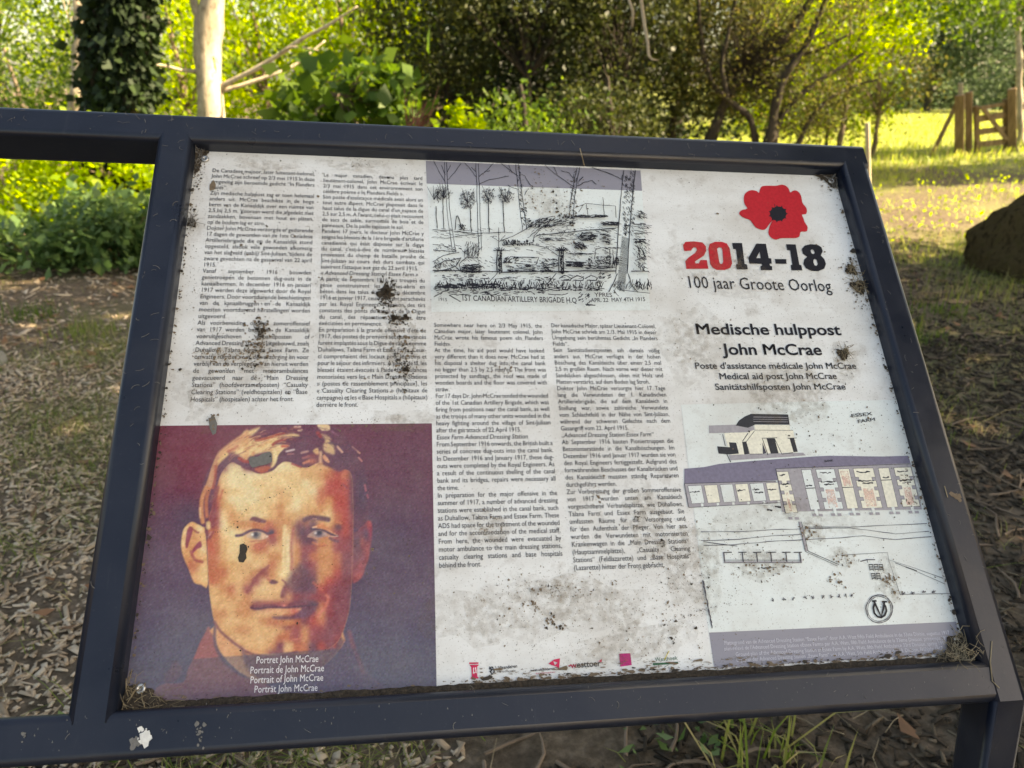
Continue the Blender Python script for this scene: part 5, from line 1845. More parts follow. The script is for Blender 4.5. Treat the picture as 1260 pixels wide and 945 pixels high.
heap('moss_clump', 'brown curled bud on the lower part of the Dutch column', 321, 408, .006, .003, 10, 'dirt caught on the board', 'fibre', .012)
def wedge(name, label, su, sv, a, b, h, nst, L0, straw_m='straw', over=0):
    cu, cv = su * (HW - .0004), (HH - .0004 if sv > 0 else VB + .0004)
    wp = Vector(ORG + AU * cu + AV * cv)
    root = empty(name, wp, label, 'dirt pile', 'dirt caught on the board')
    LM = Matrix.Translation(-wp) @ FRAME
    q = MB()
    n_ = 16
    idx, vs = {}, []
    for i in range(n_ + 1):
        for j in range(n_ + 1 - i):
            t1, t2 = i / n_, j / n_
            edge = 1 - t1 - t2
            k_ = 1 + (.16 * math.sin(i * 1.3 + j * .7) + rs.uniform(-.10, .10)) * (1 if edge < .2 else .3)
            idx[i, j] = len(vs)
            vs.append((cu - su * a * t1 * k_, cv - sv * b * t2 * k_, .0016 + h * edge ** .8 * rs.uniform(.6, 1.25)))
    fs = []
    for i in range(n_):
        for j in range(n_ - i):
            fs.append((idx[i, j], idx[i + 1, j], idx[i, j + 1]))
            if j < n_ - i - 1: fs.append((idx[i + 1, j], idx[i + 1, j + 1], idx[i, j + 1]))
    q.add(vs, fs)
    q.build('soil', M['pile'], root, LM)
    q = MB()
    for i in range(nst + over):
        t1, t2 = rs.random(), rs.random()
        if t1 + t2 > 1: t1, t2 = 1 - t1, 1 - t2
        p_ = Vector((cu - su * a * t1, cv - sv * b * t2, .003 + h * (1 - t1 - t2)))
        d_ = Vector((rs.gauss(0, 1), rs.gauss(0, 1), rs.uniform(-.1, .35))).normalized() * L0 * rs.uniform(.3, 1.1)
        bend = Vector((rs.gauss(0, 1), rs.gauss(0, 1), rs.gauss(0, .3))) * L0 * .14
        pts = [p_, p_ + d_ * .5 + bend, p_ + d_]
        if i >= nst:
            lift = Vector((su * rs.uniform(-.012, .014), sv * rs.uniform(-.010, .012), RF + .0006 + rs.random() * .002 - p_.z))
            pts = [w_ + lift for w_ in pts]
            pts = [Vector((w_.x, w_.y, max(w_.z, RF + .0006))) for w_ in pts]
        else:
            pts = [Vector((min(max(w_.x, -HW + .001), HW - .001), min(max(w_.y, VB + .001), HH - .001), max(w_.z, .002))) for w_ in pts]
        if min((pts[1] - pts[0]).length, (pts[2] - pts[1]).length) < 3e-4: continue
        q.tube(pts, rs.choice((.0002, .0003, .00042)), 4, False)
    q.build('straw', M[straw_m], root, LM)


wedge('dirt_pile', 'brown heap of dirt and dry straw in the lower right corner of the board', 1, -1, .050, .040, .014, 150, .018, over=22)
wedge('dirt_pile', 'brown wedge of dirt round the screw in the lower left corner', -1, -1, .062, .030, .008, 50, .024)
wedge('dirt_pile', 'grey crust of dirt in the upper left corner of the board', -1, 1, .016, .050, .005, 26, .014, 'fibre')
wedge('dirt_pile', 'dark crust of dirt round the screw in the upper right corner of the board', 1, 1, .034, .030, .004, 26, .012, 'fibre')
# long strip of soil lying in the gutter of the lower rail
q = MB()
n_ = 150
vs, fs = [], []
for i in range(n_ + 1):
    u = -HW + .001 + (2 * HW - .002) * i / n_
    w_ = .0066 + .0012 * math.sin(i * .31) ** 2 + rs.uniform(0, .0014)
    hh_ = .002 + rs.uniform(0, .0016)
    vs += [(u, VB + .0003, .0016 + hh_ * 1.8), (u, VB + w_ * .55, .0016 + hh_ * .8 + rs.uniform(0, .0006)), (u, VB + w_, .0015)]
for i in range(n_):
    for k in range(2):
        a_ = i * 3 + k
        fs.append((a_, a_ + 1, a_ + 4, a_ + 3))
q.add(vs, fs)
o = q.build('gutter_soil', M['pile'], None, FRAME)
tag(o, 'long thin line of dark soil along the foot of the board above the lower rail', 'soil strip', None, 'stuff')
# single stalks lying on the steel
for name, lab, pts, r_ in (('straw_stalk', 'bent pale straw stalk on the lower right corner of the frame', [(1220.5, 789, RF + .001), (1218.5, 815, RF + .001), (1221, 838, RF + .001), (1229.5, 846.5, RF + .001)], .0008),
                           ('straw_stalk', 'pale seed stalk leaning over the top rail above the ink drawing', [(713.5, 182.5, RF + .004), (716, 192, RF + .002), (719, 204, .008)], .0008),
                           ('straw_stalk', 'pale straw scrap on the right upright of the frame', [(1162, 598, RF + .001), (1166, 612, RF + .001)], .0007)):
    q = MB()
    P_ = []
    for x, y, n_ in pts:
        u, v = uv(x, y, n_)
        P_.append(tuple(ORG + AU * u + AV * v + AN * n_))
    q.tube(P_, r_, 5)
    o = q.build(name, M['straw'], loc=P_[0])
    tag(o, lab, 'straw', 'straws on the frame')
# ------------------------------------------------------------------ trees and shrubs beyond the sign
def trunkline(pxs, Y, w0, w1, down=True):
    """photo points of a trunk's centre line, from low to high, at depth Y; widths in photo pixels"""
    n = len(pxs)
    P_ = [at(x, y, Y) for x, y in pxs]
    k = Y * 1.06 / FPX / 2
    r_ = [(w0 + (w1 - w0) * i / (n - 1)) * k for i in range(n)]
    if down:
        d_ = P_[0] - P_[1]
        P_ = [Vector((P_[0].x + d_.x * .4, Y, -.15)), *P_]
        r_ = [r_[0] * 1.25, *r_]
    return P_, r_


def ext(P_, r_, top, rt):
    """carry a trunk on above the picture"""
    return P_ + [Vector(top)], r_ + [rt]


# slim pale tree at the far left with fine foliage
P_, r_ = trunkline([(72, 235), (86, 180), (94, 120), (96, 60), (95, 0)], 10, 17, 10)
P_, r_ = ext(P_, r_, (P_[-1].x + .1, 10, 5.5), .03)
tree('slim_tree', 'slim pale tree with fine yellow green leaves at the far left', 'tree', (P_[0].x, 10, 0), [(P_, r_)],
     [((-6.0, 10.6, 2.1), (1.5, 1.0, 1.6), 150), ((-5.6, 10.5, 5.0), (1.6, 1.4, 1.3), 70)], M['leaf_mid'], M['bark_pale'], 'woodland trees', 5, .008, .055, .4, per=34, cr=.24)
# ivy-clad trunks


def ivy_tree(px_, w0, w1, lab, n, Y=8.6, gap=0):
    P_, r_ = trunkline([(px_ - 3, 260), (px_ - 1, 135), (px_, 60), (px_ + 1, 0)], Y, w0, w1)
    P_, r_ = ext(P_, r_, (P_[-1].x + .15, Y, 6.5), r_[-1] * .7)
    root = empty('ivy_clad_tree', (P_[0].x, Y, 0), lab, 'tree', 'woodland trees')
    q = MB(); q.tube(*lumpy(P_, r_), 12, True, .15)
    q.build('trunk', M['bark_dark'], root, loc=root.location, smooth=True)
    t_ = rng.random(n)
    zz = t_ * 3.6
    a_ = rng.uniform(0, 2 * math.pi, n)
    rad = np.interp(zz, [p.z for p in P_], [r for r in r_]) + np.abs(rng.normal(size=n)) * .055 * (1 + .8 * np.sin(zz * 5 + a_ * 2) ** 2)
    xx = np.interp(zz, [p.z for p in P_], [p.x for p in P_])
    pos = np.stack([xx + rad * np.cos(a_), Y + rad * np.sin(a_), zz], 1)
    ax_ = np.stack([np.cos(a_) * .6, np.sin(a_) * .6, -np.ones(n) * .8], 1)
    foliage('ivy', [leaves(pos, .075, 0, wide=.9, axis=ax_)], M['leaf_ivy_shade'], root, root.location)


ivy_tree(119, 15, 13, 'thin black trunk wrapped in ivy beside a thicker ivy trunk', 3200, 8.7)
ivy_tree(161, 30, 32, 'thick trunk wrapped in dark ivy left of the pale trunk', 7500, 8.6)
# pale sunlit trunk
P_, r_ = trunkline([(259, 300), (258, 140), (257, 95), (257, 50), (258, 14)], 9, 30, 27)
P_ += [at(264, -25, 9), at(272, -70, 9.1), at(282, -150, 9.4)]
r_ += [.125, .115, .08]
P1 = [at(256, 40, 9), at(243, 22, 9), at(238, -4, 9), at(232, -70, 9)]
B1 = [at(264, 112, 9), at(285, 100, 8.95), at(330, 76, 8.9), at(372, 48, 8.8), at(402, 32, 8.7), at(440, 8, 8.6)]
B2 = [at(264, 114, 9), at(300, 104, 9.05), at(344, 89, 9.1), at(368, 76, 9.2), at(400, 50, 9.3)]
B3 = [at(250, 88, 9), at(222, 86, 8.9), at(196, 80, 8.8), at(160, 84, 8.7)]
B4 = [at(335, 74, 8.9), at(358, 58, 8.8), at(392, 62, 8.7)]
tree('pale_tree', 'pale sunlit trunk with two bare branches reaching right', 'tree', (P_[0].x, 9, 0),
     [(P_, r_), (P1, [.06, .045, .04, .03]), (B1, [.038, .027, .024, .020, .014, .008]), (B2, [.03, .022, .018, .013, .008]), (B3, [.03, .018, .014, .006]), (B4, [.016, .012, .006])],
     [((-3.2, 9.5, 4.8), (1.8, 1.5, 1.2), 80)], M['leaf_bright'], M['bark_pale'], 'woodland trees', 10, .02, .06, rootz=.9)
# bright leafy saplings filling the light behind
for k, (px_, py_, Y, rx, rz, n, lab, lm, lf) in enumerate((
        (215, 60, 11.5, .9, 1.5, 110, 'sunlit yellow green sapling between the ivy trunk and the pale trunk', 'leaf_lime', .075),
        (315, 40, 12.5, 1.3, 1.5, 120, 'sunlit sapling just right of the pale trunk', 'leaf_lime', .08),
        (420, 25, 12.0, 1.3, 1.3, 120, 'sunlit yellow green crown above the broad-leaved shrub', 'leaf_bright', .085),
        (330, 125, 14.0, 2.0, 1.0, 90, 'lower green bush behind the bare branches', 'leaf_mid', .08),
        (20, 110, 12.5, 1.6, 1.6, 120, 'sunlit bush at the left edge behind the slim tree', 'leaf_bright', .06),
        (150, 20, 14.5, 2.2, 1.9, 120, 'tall bright tree seen between the two ivy trunks', 'leaf_bright', .075),
        (485, 90, 13.5, 1.2, 1.8, 90, 'sunlit sapling at the edge of the dark evergreen', 'leaf_bright', .075))):
    c_ = at(px_, py_, Y)
    tree('leafy_sapling', lab, 'sapling', (c_.x, Y, 0), [([(c_.x, Y, -.1), (c_.x + .05, Y, c_.z * .6), (c_.x - .05, Y, c_.z + .6)], [.05, .04, .02])],
         [((c_.x, Y, c_.z), (rx, .8, rz), n)], M[lm], M['bark_brown'], 'saplings in the wood', 16, .014, lf, .4, per=15, cr=.26)
# broad-leaved shrub nearer, in front of the saplings
c_ = at(420, 118, 7.2)
tree('broadleaf_shrub', 'green shrub with big broad leaves and bright tips behind the top rail', 'shrub', (c_.x, 7.2, 0), [([(c_.x, 7.2, -.1), (c_.x, 7.2, c_.z)], [.03, .02])],
     [((c_.x, 7.2, c_.z - .25), (.62, .45, .52), 46), ((c_.x + .35, 7.1, c_.z + .05), (.22, .2, .16), 10)], M['leaf_mid'], M['bark_brown'], None, 16, .012, .13, .9, .75, 12, .16)
# reddish dead sprig and a yellow green sprig by the rail
base = at(508, 168, 6.5)
root = empty('dead_sprig', (base.x, 6.5, 0), 'reddish brown dead sprig sticking up behind the rail', 'sprig')
q = MB()
for i in range(44):
    a_ = rng.normal() * .42 + .55
    L_ = rng.uniform(.12, .36)
    st = Vector((base.x + rng.normal() * .05, 6.5 + rng.normal() * .05, base.z + rng.normal() * .03))
    e_ = st + Vector((math.sin(a_) * L_, rng.normal() * .05, math.cos(a_) * L_))
    q.tube([st, st.lerp(e_, .5) + Vector((0, 0, .01)), e_], [.004, .0035, .0015], 4, False)
q.tube([(base.x - .02, 6.5, -.05), (base.x, 6.5, base.z + .02)], [.012, .008], 6)
q.build('needles', M['red_twig'], root, loc=root.location)
c_ = at(566, 142, 6.8)
tree('young_sprig', 'small bright yellow green sprig right of the reddish dead sprig', 'sprig', (c_.x, 6.8, 0), [([(c_.x, 6.8, -.05), (c_.x, 6.8, c_.z - .1), (c_.x + .02, 6.8, c_.z + .08)], [.008, .006, .002])],
     [((c_.x - .04, 6.8, c_.z), (.06, .06, .11), 7), ((c_.x + .12, 6.8, c_.z - .04), (.08, .06, .05), 5), ((c_.x, 6.8, c_.z - .2), (.2, .1, .1), 7)], M['leaf_lime'], M['bark_brown'], None, 8, .003, .055, .8, .7, 7, .035)
# dark evergreens in the middle
for k, (px_, py_, Y, rx, rz, n, per, lab, lm, lf) in enumerate((
        (540, 50, 11.0, .85, 1.7, 140, 46, 'dark evergreen shrub left of the shaded hollow', 'leaf_yew', .06),
        (590, 110, 13.5, 1.3, 1.5, 130, 40, 'evergreen deep in the shaded hollow, leaf colour blackened for shade', 'leaf_ivy_shade', .07),  # near-black leaf colour stands in for the shade of the hollow
        (665, 95, 13.5, 1.5, 2.2, 190, 44, 'evergreen at the back of the hollow under the overhang, leaf colour blackened for shade', 'leaf_ivy_shade', .07),
        (640, -14, 10.6, 1.3, .62, 110, 46, 'drooping evergreen overhanging the shaded hollow', 'leaf_yew', .055),
        (755, 60, 11.0, .95, 1.8, 150, 46, 'olive evergreen shrub right of the shaded hollow', 'leaf_yew', .055),
        (745, 150, 9.6, .6, .36, 50, 30, 'low dark bush behind the rail below the olive evergreen', 'leaf_yew', .05),
        (830, 30, 12.2, 1.3, 1.5, 130, 44, 'tall olive shrub left of the many-stemmed hawthorn', 'leaf_yew', .055),
        (640, 165, 8.6, .55, .30, 34, 30, 'low bright bush at the foot of the shaded hollow', 'leaf_mid', .055))):
    c_ = at(px_, py_, Y)
    tree('evergreen_shrub', lab, 'shrub', (c_.x, Y, 0), [([(c_.x, Y, -.1), (c_.x + .1, Y, c_.z * .6), (c_.x, Y, c_.z + .5)], [.07, .05, .02])],
         [((c_.x, Y, c_.z), (rx, .8, rz), n)] + ([((c_.x + .2, Y + .6, 3.6), (1.2, 1.6, .9), 90)] if px_ in (755, 830) else []) + ([((c_.x + .3, Y + 1.6, 3.7), (1.2, 1.6, .8), 80)] if px_ == 640 and py_ < 0 else []), M[lm], M['bark_dark'], 'shrubs in the middle of the wood', 26, .013, lf, .3, per=per, cr=.2, droop=.3)  # unseen upper crowns added to throw shade into the hollow
# many-stemmed hawthorn with brown twigs
Y = 11.0
T_ = []
for pts, w0, w1 in (([(868, 190), (884, 150), (893, 120), (912, 96), (936, 78), (962, 52), (984, 22), (1002, -10)], 14, 6),
                    ([(936, 200), (948, 165), (955, 130), (962, 100), (985, 66), (1004, 30), (1018, -10)], 13, 5),
                    ([(950, 200), (958, 150), (990, 112), (1030, 86), (1062, 66)], 9, 3),
                    ([(930, 200), (925, 150), (905, 130), (880, 108), (866, 70), (860, 20), (858, -10)], 8, 4),
                    ([(975, 200), (985, 170), (1010, 130), (1046, 108), (1080, 98)], 7, 2),
                    ([(895, 118), (888, 84), (896, 40), (905, 0)], 6, 3),
                    ([(936, 78), (970, 70), (1005, 62), (1050, 40)], 6, 2)):
    P_, r_ = trunkline(pts, Y + rng.normal() * .15, w0, w1, pts[0][1] > 185)
    T_.append((P_, r_))
c1, c2, c3 = at(905, 60, Y), at(1000, 100, Y), at(985, 10, Y)
tree('hawthorn', 'many-stemmed hawthorn with dark leaning stems and brown twigs', 'tree', (T_[0][0][0].x, Y, 0), T_,
     [((c1.x, Y + .5, c1.z), (.85, .8, 1.0), 110), ((c2.x, Y + .5, c2.z - .1), (.75, .9, .7), 80), ((c3.x, Y, c3.z + .3), (1.1, 1.0, .6), 70)], M['leaf_olive'], M['bark_dark'], 'woodland trees', 120, .007, .042, .3, per=42, cr=.2, rootz=.55)
# bare pale twig hanging down
q = MB()
P1 = [at(x, y, 5.0) for x, y in ((788, -60), (789, 0), (793, 30), (797, 52), (798, 68), (802, 73), (810, 74))]
P2 = [at(x, y, 5.0) for x, y in ((772, -60), (774, 0), (779, 14), (778, 33))]
top = at(770, -420, 5.2)
P0 = [top, at(778, -220, 5.1), P1[0]]
q.tube(P0, [.02, .014, .011], 6); q.tube([at(778, -220, 5.1), P2[0]], [.011, .010], 6)
q.tube(P1, [.011, .011, .010, .010, .009, .007, .003], 6, True, .3); q.tube(P2, [.009, .009, .009, .007], 6, True, .3)
o = q.build('hanging_twig', M['timber_pale'], loc=top, smooth=True)
tag(o, 'bare pale twig hanging down in front of the dark shrubs', 'twig')
# sunlit foliage to the right and trees far beyond the field
for px_, py_, Y, rx, rz, n, lab, lm, lf, per in (
        (1040, 20, 13.0, 1.3, .8, 110, 'sunlit yellow green tree overhanging the edge of the field', 'leaf_lime', .075, 30),
        (1075, 95, 15.0, 1.0, .8, 70, 'sunlit tawny bush at the near edge of the field', 'leaf_olive', .06, 30),
        (1010, 130, 16.0, 1.6, .7, 70, 'bright bush behind the many-stemmed hawthorn', 'leaf_bright', .07, 28),
        (1230, -14, 11.5, 1.5, .5, 90, 'dark leafy tree hanging in at the top right corner', 'leaf_mid', .065, 28)):
    c_ = at(px_, py_, Y)
    tx = c_.x + (2.2 if px_ == 1230 else .2)
    tree('field_edge_tree', lab, 'tree', (tx, Y, 0), [([(tx, Y, -.1), (tx, Y, c_.z * .6), (c_.x, Y, c_.z + .5)], [.05, .035, .015])],
         [((c_.x, Y, c_.z), (rx, .9, rz), n)], M[lm], M['bark_brown'], 'trees at the edge of the field', 20, .013, lf, .4, per=per, cr=.22)
far = ((1010, 30, 33, 3.0, 2.6), (1090, 60, 36, 3.0, 2.4), (1160, 20, 31, 2.6, 2.2), (1215, 95, 38, 3.0, 2.0), (1265, 30, 30, 2.8, 3.0), (1330, 60, 34, 3.5, 3.0), (1110, 130, 34, 3.2, 1.2), (1190, 138, 35, 3.0, 1.0), (1260, 140, 36, 3.0, 1.1))
kinds = ('broad green tree tinted bluish for haze beyond the field behind the hawthorn', 'tree tinted bluish for haze far beyond the field left of the gate', 'tall far tree above the gate', 'far tree seen through the bars of the gate', 'far tree at the right edge of the photo', 'far tree outside the right edge', 'low far bush left of the gate post at the end of the field', 'low far bush behind the gate', 'low far bush at the right edge beyond the gate')
for (px_, py_, Y, rx, rz), lab in zip(far, kinds):
    c_ = at(px_, py_, Y)
    tree('far_tree', lab, 'tree', (c_.x, Y, 0), [([(c_.x, Y, -.1), (c_.x + .1, Y, c_.z * .7), (c_.x, Y, c_.z + 2)], [.16, .12, .05])],
         [((c_.x, Y, c_.z + .3), (rx, 1.6, rz), 110)], M['leaf_far_haze'], M['bark_dark'], 'trees beyond the field', 14, .03, .15, .3, per=34, cr=.42)
# backdrop of woodland trees behind everything on the left and middle
for i, (x, Y, lm, lab) in enumerate(((-17, 22, 'leaf_bright', 'woodland tree far back at the left edge'), (-12.5, 20, 'leaf_mid', 'woodland tree far back behind the slim tree'), (-9, 23, 'leaf_lime', 'sunlit woodland tree far back behind the pale trunk'), (-5.5, 21, 'leaf_mid', 'woodland tree far back behind the bare branches'), (-2.6, 22, 'leaf_bright', 'woodland tree far back behind the broad-leaved shrub'), (1, 17.5, 'leaf_ivy_shade', 'woodland tree far back behind the hollow, leaf colour darkened for shade'), (3.6, 18, 'leaf_ivy_shade', 'woodland tree far back behind the olive evergreen, leaf colour darkened for shade'), (7.6, 23, 'leaf_mid', 'woodland tree far back behind the hawthorn'))):  # the two trees behind the hollow have shade painted into their leaves
    tree('woodland_tree', lab, 'tree', (x, Y, 0), [([(x, Y, -.1), (x + .1, Y, 2), (x, Y, 5)], [.2, .16, .09])],
         [((x, Y, 2.0), (2.3, 1.5, 2.2), 110), ((x, Y, 5.2), (2.4, 2, 1.8), 50)], M[lm], M['bark_dark'], 'woodland trees', 16, .025, .12, .3, per=34, cr=.36)
# bushes seen through the open half of the frame
for px_, py_, Y, rx, rz, n, lab, lm, lf, per, wide in (
        (20, 225, 8.8, .8, .50, 80, 'sunlit lime bush at the left edge below the rail', 'leaf_lime', .06, 18, .7),
        (125, 215, 8.0, .75, .50, 80, 'sunlit lime bush right of the first, below the rail', 'leaf_lime', .065, 18, .7),
        (60, 275, 7.5, .75, .34, 70, 'sunlit low bush below the left opening', 'leaf_bright', .07, 24, .7),
        (140, 295, 6.7, .62, .36, 64, 'dark green nettle bush in the shade left of the upright', 'leaf_deep', .085, 24, .6),
        (30, 315, 6.5, .55, .27, 44, 'dark green nettle bush in the shade at the left edge', 'leaf_deep', .08, 24, .6),
        (230, 290, 6.9, .8, .45, 60, 'dark green bush half hidden by the upright', 'leaf_deep', .10, 17, .7)):
    c_ = at(px_, py_, Y)
    tree('undergrowth_bush', lab, 'bush', (c_.x, Y, 0), [([(c_.x, Y, -.1), (c_.x + .03, Y, c_.z)], [.012, .008])],
         [((c_.x, Y, c_.z), (rx, .45, rz), n)], M[lm], M['bark_brown'], 'bushes along the far edge of the clearing', 14, .006, lf, .9, wide, per, .12)
# unseen trees added off to the right to cast shade over the clearing
for tx, ty, cr_ in ((8.6, 1.2, ((6.0, 0.0, 7.3, 3.1, 2.6, 1.6, 560), (11.2, .3, 8.0, 3.0, 2.9, 2.0, 220))), (9.6, 4.4, ((6.0, 3.9, 7.2, 3.1, 2.3, 1.5, 190), (11.6, 4.4, 7.8, 3.0, 2.7, 2.0, 230)))):
    root = empty('shade_tree', (tx, ty, 0), 'tall leafy tree added to shade the clearing, out of the picture on the right', 'tree', 'tall trees right of the clearing')
    q = MB(); q.tube([(tx, ty, -.1), (tx + .1, ty, 3), (tx - .3, ty + .1, 7)], [.26, .2, .1], 8)
    parts = []
    for x, y, z, rx, ry, rz, n in cr_:
        p, cs = clumps((x, y, z), (rx, ry, rz), n, 30, .36, .25)
        stems_to(q, (tx, ty, 3.4), cs, .05, 14)
        parts.append(leaves(p, .21, .4, wide=.8))
    q.build('trunk', M['bark_dark'], root, loc=root.location, smooth=True)
    foliage('crown', parts, M['leaf_mid'], root, root.location)

root = empty('shade_tree', (17.5, 11.9, 0), 'broad tree standing beside the field, out of the picture on the right', 'tree', 'tall trees right of the clearing')
q = MB(); q.tube([(17.5, 11.9, -.1), (17.4, 11.9, 4), (17, 11.9, 8)], [.3, .22, .1], 8)
p1, c1_ = clumps((16.5, 11.9, 7.4), (4.2, .75, 2.6), 130, 26, .36, .2)
p2, c2_ = clumps((17.0, 14.6, 8.0), (2.0, .6, 2.6), 90, 24, .36, .2)
stems_to(q, (17.4, 11.9, 4), np.concatenate([c1_, c2_]), .05, 30)
q.build('trunk', M['bark_dark'], root, loc=root.location, smooth=True)
foliage('crown', [leaves(np.concatenate([p1, p2]), .2, .4, wide=.75)], M['leaf_mid'], root, root.location)

# ------------------------------------------------------------------ field gate, posts, stake and boulder
YG = 15.0


def timber(name, parts, m, label=None, cat=None, group=None, parent=None, loc=None):
    q = MB()
    for a_, b_, w_, d_ in parts:
        q.beam(a_, b_, w_, d_, (.84, -.54, 0))
    o = q.build(name, m, parent, loc=loc if loc is not None else parts[0][0], bevel=.006)
    if label: tag(o, label, cat, group)
    return o


def low(v, z=-.2):
    return Vector((v.x, v.y, z))


k_ = YG * 1.02 / FPX
pa = at(1181, 117, YG)
timber('gate_post', [(at(1180, 222, YG), pa, 9.5 * k_, .12)], M['timber'], 'thick brown gate post with the leaning strut', 'post', 'posts of the field gate')
pb = at(1192.5, 113, YG + .12)
timber('gate_post', [(at(1191.5, 222, YG + .12), pb, 7.0 * k_, .11)], M['timber'], 'gate post standing close on the right of the strutted post', 'post', 'posts of the field gate')
pc = at(1245, 109, YG)
timber('gate_post', [(at(1246, 215, YG), pc, 8.5 * k_, .12)], M['timber'], 'dark gate post on the hinge side at the right edge', 'post', 'posts of the field gate')
ps = at(1182, 102, YG + .5)
timber('stake', [(at(1181, 222, YG + .5), ps, 5 * k_, .07)], M['timber_pale'], 'pale stake standing right behind the strutted gate post', 'stake', 'pale stakes')
sa, sb = at(1140, 199, YG + .05), at(1177, 128, YG + .05)
timber('strut', [(low(sa, -.05), sb, 4.5 * k_, .09)], M['timber'], 'slanting wooden strut leaning against the gate post', 'strut')
gl = at(1201, 140, YG + .05)
gate = empty('field_gate', (gl.x, YG + .05, 0), 'weathered wooden field gate with five bars and a brace', 'gate')
GY = YG + .05
for (x0, y0, x1, y1, w_) in ((1201, 134, 1241, 127, 4), (1200, 147, 1241, 140.5, 7.5), (1199, 163, 1241, 158, 6.5), (1201, 178, 1241, 174, 6.5), (1203, 194, 1241, 190.5, 6)):
    a_, b_ = at(x0, y0, GY), at(x1, y1, GY)
    q = MB(); q.beam(a_, b_, .035, w_ * k_, (0, 1, 0)); q.build('gate_bar', M['timber'], gate, loc=gate.location, bevel=.004)
a_, b_ = at(1203, 199, GY + .05), at(1201, 130, GY + .05)
q = MB(); q.beam(a_, b_, 5 * k_, .06); q.build('stile', M['timber'], gate, loc=gate.location, bevel=.004)
a_, b_ = at(1238, 194, GY + .05), at(1237, 122, GY + .05)
q = MB(); q.beam(a_, b_, 5 * k_, .06); q.build('stile', M['timber'], gate, loc=gate.location, bevel=.004)
a_, b_ = at(1239, 172, GY - .045), at(1208, 131, GY - .045)
q = MB(); q.beam(a_, b_, 4.5 * k_, .03); q.build('brace', M['timber'], gate, loc=gate.location, bevel=.004)
pt = at(1067, 151, 9.4)
timber('stake', [(at(1070, 262, 9.4), pt, 4.6 * 9.4 * 1.02 / FPX, .05)], M['timber_pale'], 'slim pale stake standing beyond the top right corner of the sign', 'stake', 'pale stakes')
pr = at(1255, 100, 16.2)
P_ = [at(1257, 225, 16.2), at(1256, 170, 16.2), at(1254, 90, 16.2), at(1254, -60, 16.2)]
tree('pale_tree', 'pale sunlit trunk at the right edge just behind the gate', 'tree', (pr.x, 16.2, 0), [(P_, [.07, .065, .06, .04])], [((pr.x, 16.2, 4.6), (1.6, 1.2, .9), 50)], M['leaf_mid'], M['bark_pale'], 'woodland trees', 0, .02, .07)


def rock(name, label, cat, c, rx, ry, rz, m, seed, sub=4, lump=.25, peak=0.0):
    bm = bmesh.new()
    bmesh.ops.create_icosphere(bm, subdivisions=sub, radius=1)
    from mathutils import noise as mn
    for v in bm.verts:
        p = v.co.copy()
        d_ = 1 + lump * mn.noise(p * 1.4 + Vector((seed, 0, 0))) + lump * .35 * mn.noise(p * 4 + Vector((0, seed, 0))) + lump * .3 * mn.noise(p * 9) + lump * .22 * mn.noise(Vector((p.x * 30, p.y * 30, p.z * 9)))
        t_ = 1 - peak * max(p.z, 0) ** 1.2
        v.co = Vector((p.x * rx * d_ * t_, p.y * ry * d_ * t_, p.z * rz * d_))
    me = bpy.data.meshes.new(name)
    bm.to_mesh(me); bm.free()
    o = link(name, me, m, smooth=True)
    o.location = c
    return tag(o, label, cat)


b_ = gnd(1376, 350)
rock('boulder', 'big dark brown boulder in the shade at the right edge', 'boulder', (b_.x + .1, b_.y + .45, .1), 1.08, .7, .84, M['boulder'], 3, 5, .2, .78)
b_ = gnd(-12, 452)
rock('stone', 'small grey stone at the left edge of the clearing', 'stone', (b_.x, b_.y, .03), .085, .08, .09, M['stone'], 5, 3)

# ------------------------------------------------------------------ wood chips, litter, twigs and grass on the ground
def hz(p):
    return hgt(p[:, 0], p[:, 1])


def scatter(n, x0, x1, y0, y1, f=None):
    p = np.stack([rng.uniform(x0, x1, n), rng.uniform(y0, y1, n)], 1)
    if f is not None:
        p = p[rng.random(n) < f(p[:, 0], p[:, 1])]
    return p


def chips(p, L, W, T, tilt=.35):
    n = len(p)
    z = hz(p)
    yaw = rng.uniform(0, 2 * math.pi, n)
    ax = np.stack([np.cos(yaw), np.sin(yaw), rng.normal(size=n) * tilt], 1)
    ax /= np.linalg.norm(ax, axis=1)[:, None]
    up_ = np.stack([rng.normal(size=n) * tilt, rng.normal(size=n) * tilt, np.ones(n)], 1)
    sd_ = np.cross(up_, ax); sd_ /= np.linalg.norm(sd_, axis=1)[:, None]
    up_ = np.cross(ax, sd_)
    l = (L * np.exp(rng.normal(size=n) * .62).clip(.2, 3.2))[:, None]
    w = (W * np.exp(rng.normal(size=n) * .4))[:, None]
    t_ = (T * np.exp(rng.normal(size=n) * .3))[:, None]
    c = np.stack([p[:, 0], p[:, 1], z + T * (.3 + 2.2 * rng.random(n))], 1)
    k = 1 + .5 * rng.normal(size=(n, 4, 1)).clip(-1, 1) * .5
    cor = []
    for s_ in (-1, 1):
        for j, (a_, b_) in enumerate(((-1, -1), (1, -1), (1, 1), (-1, 1))):
            cor.append(c + ax * l * a_ * .5 * k[:, j] + sd_ * w * b_ * .5 * k[:, (j + 1) % 4] + up_ * t_ * s_ * .5)
    V = np.stack(cor, 1).reshape(-1, 3)
    f = np.array([(0, 3, 2, 1), (4, 5, 6, 7), (0, 1, 5, 4), (1, 2, 6, 5), (2, 3, 7, 6), (3, 0, 4, 7)])
    F = (np.arange(n)[:, None, None] * 8 + f[None]).reshape(-1, 4)
    return V, F


def chip_mesh(name, label, parts, m):
    Vs, Fs, k = [], [], 0
    for V, F in parts:
        Vs.append(V); Fs.append(F + k); k += len(V)
    tag(link(name, mesh_np(name, np.concatenate(Vs), np.concatenate(Fs)), m), label, name.replace('_', ' '), kind='stuff')


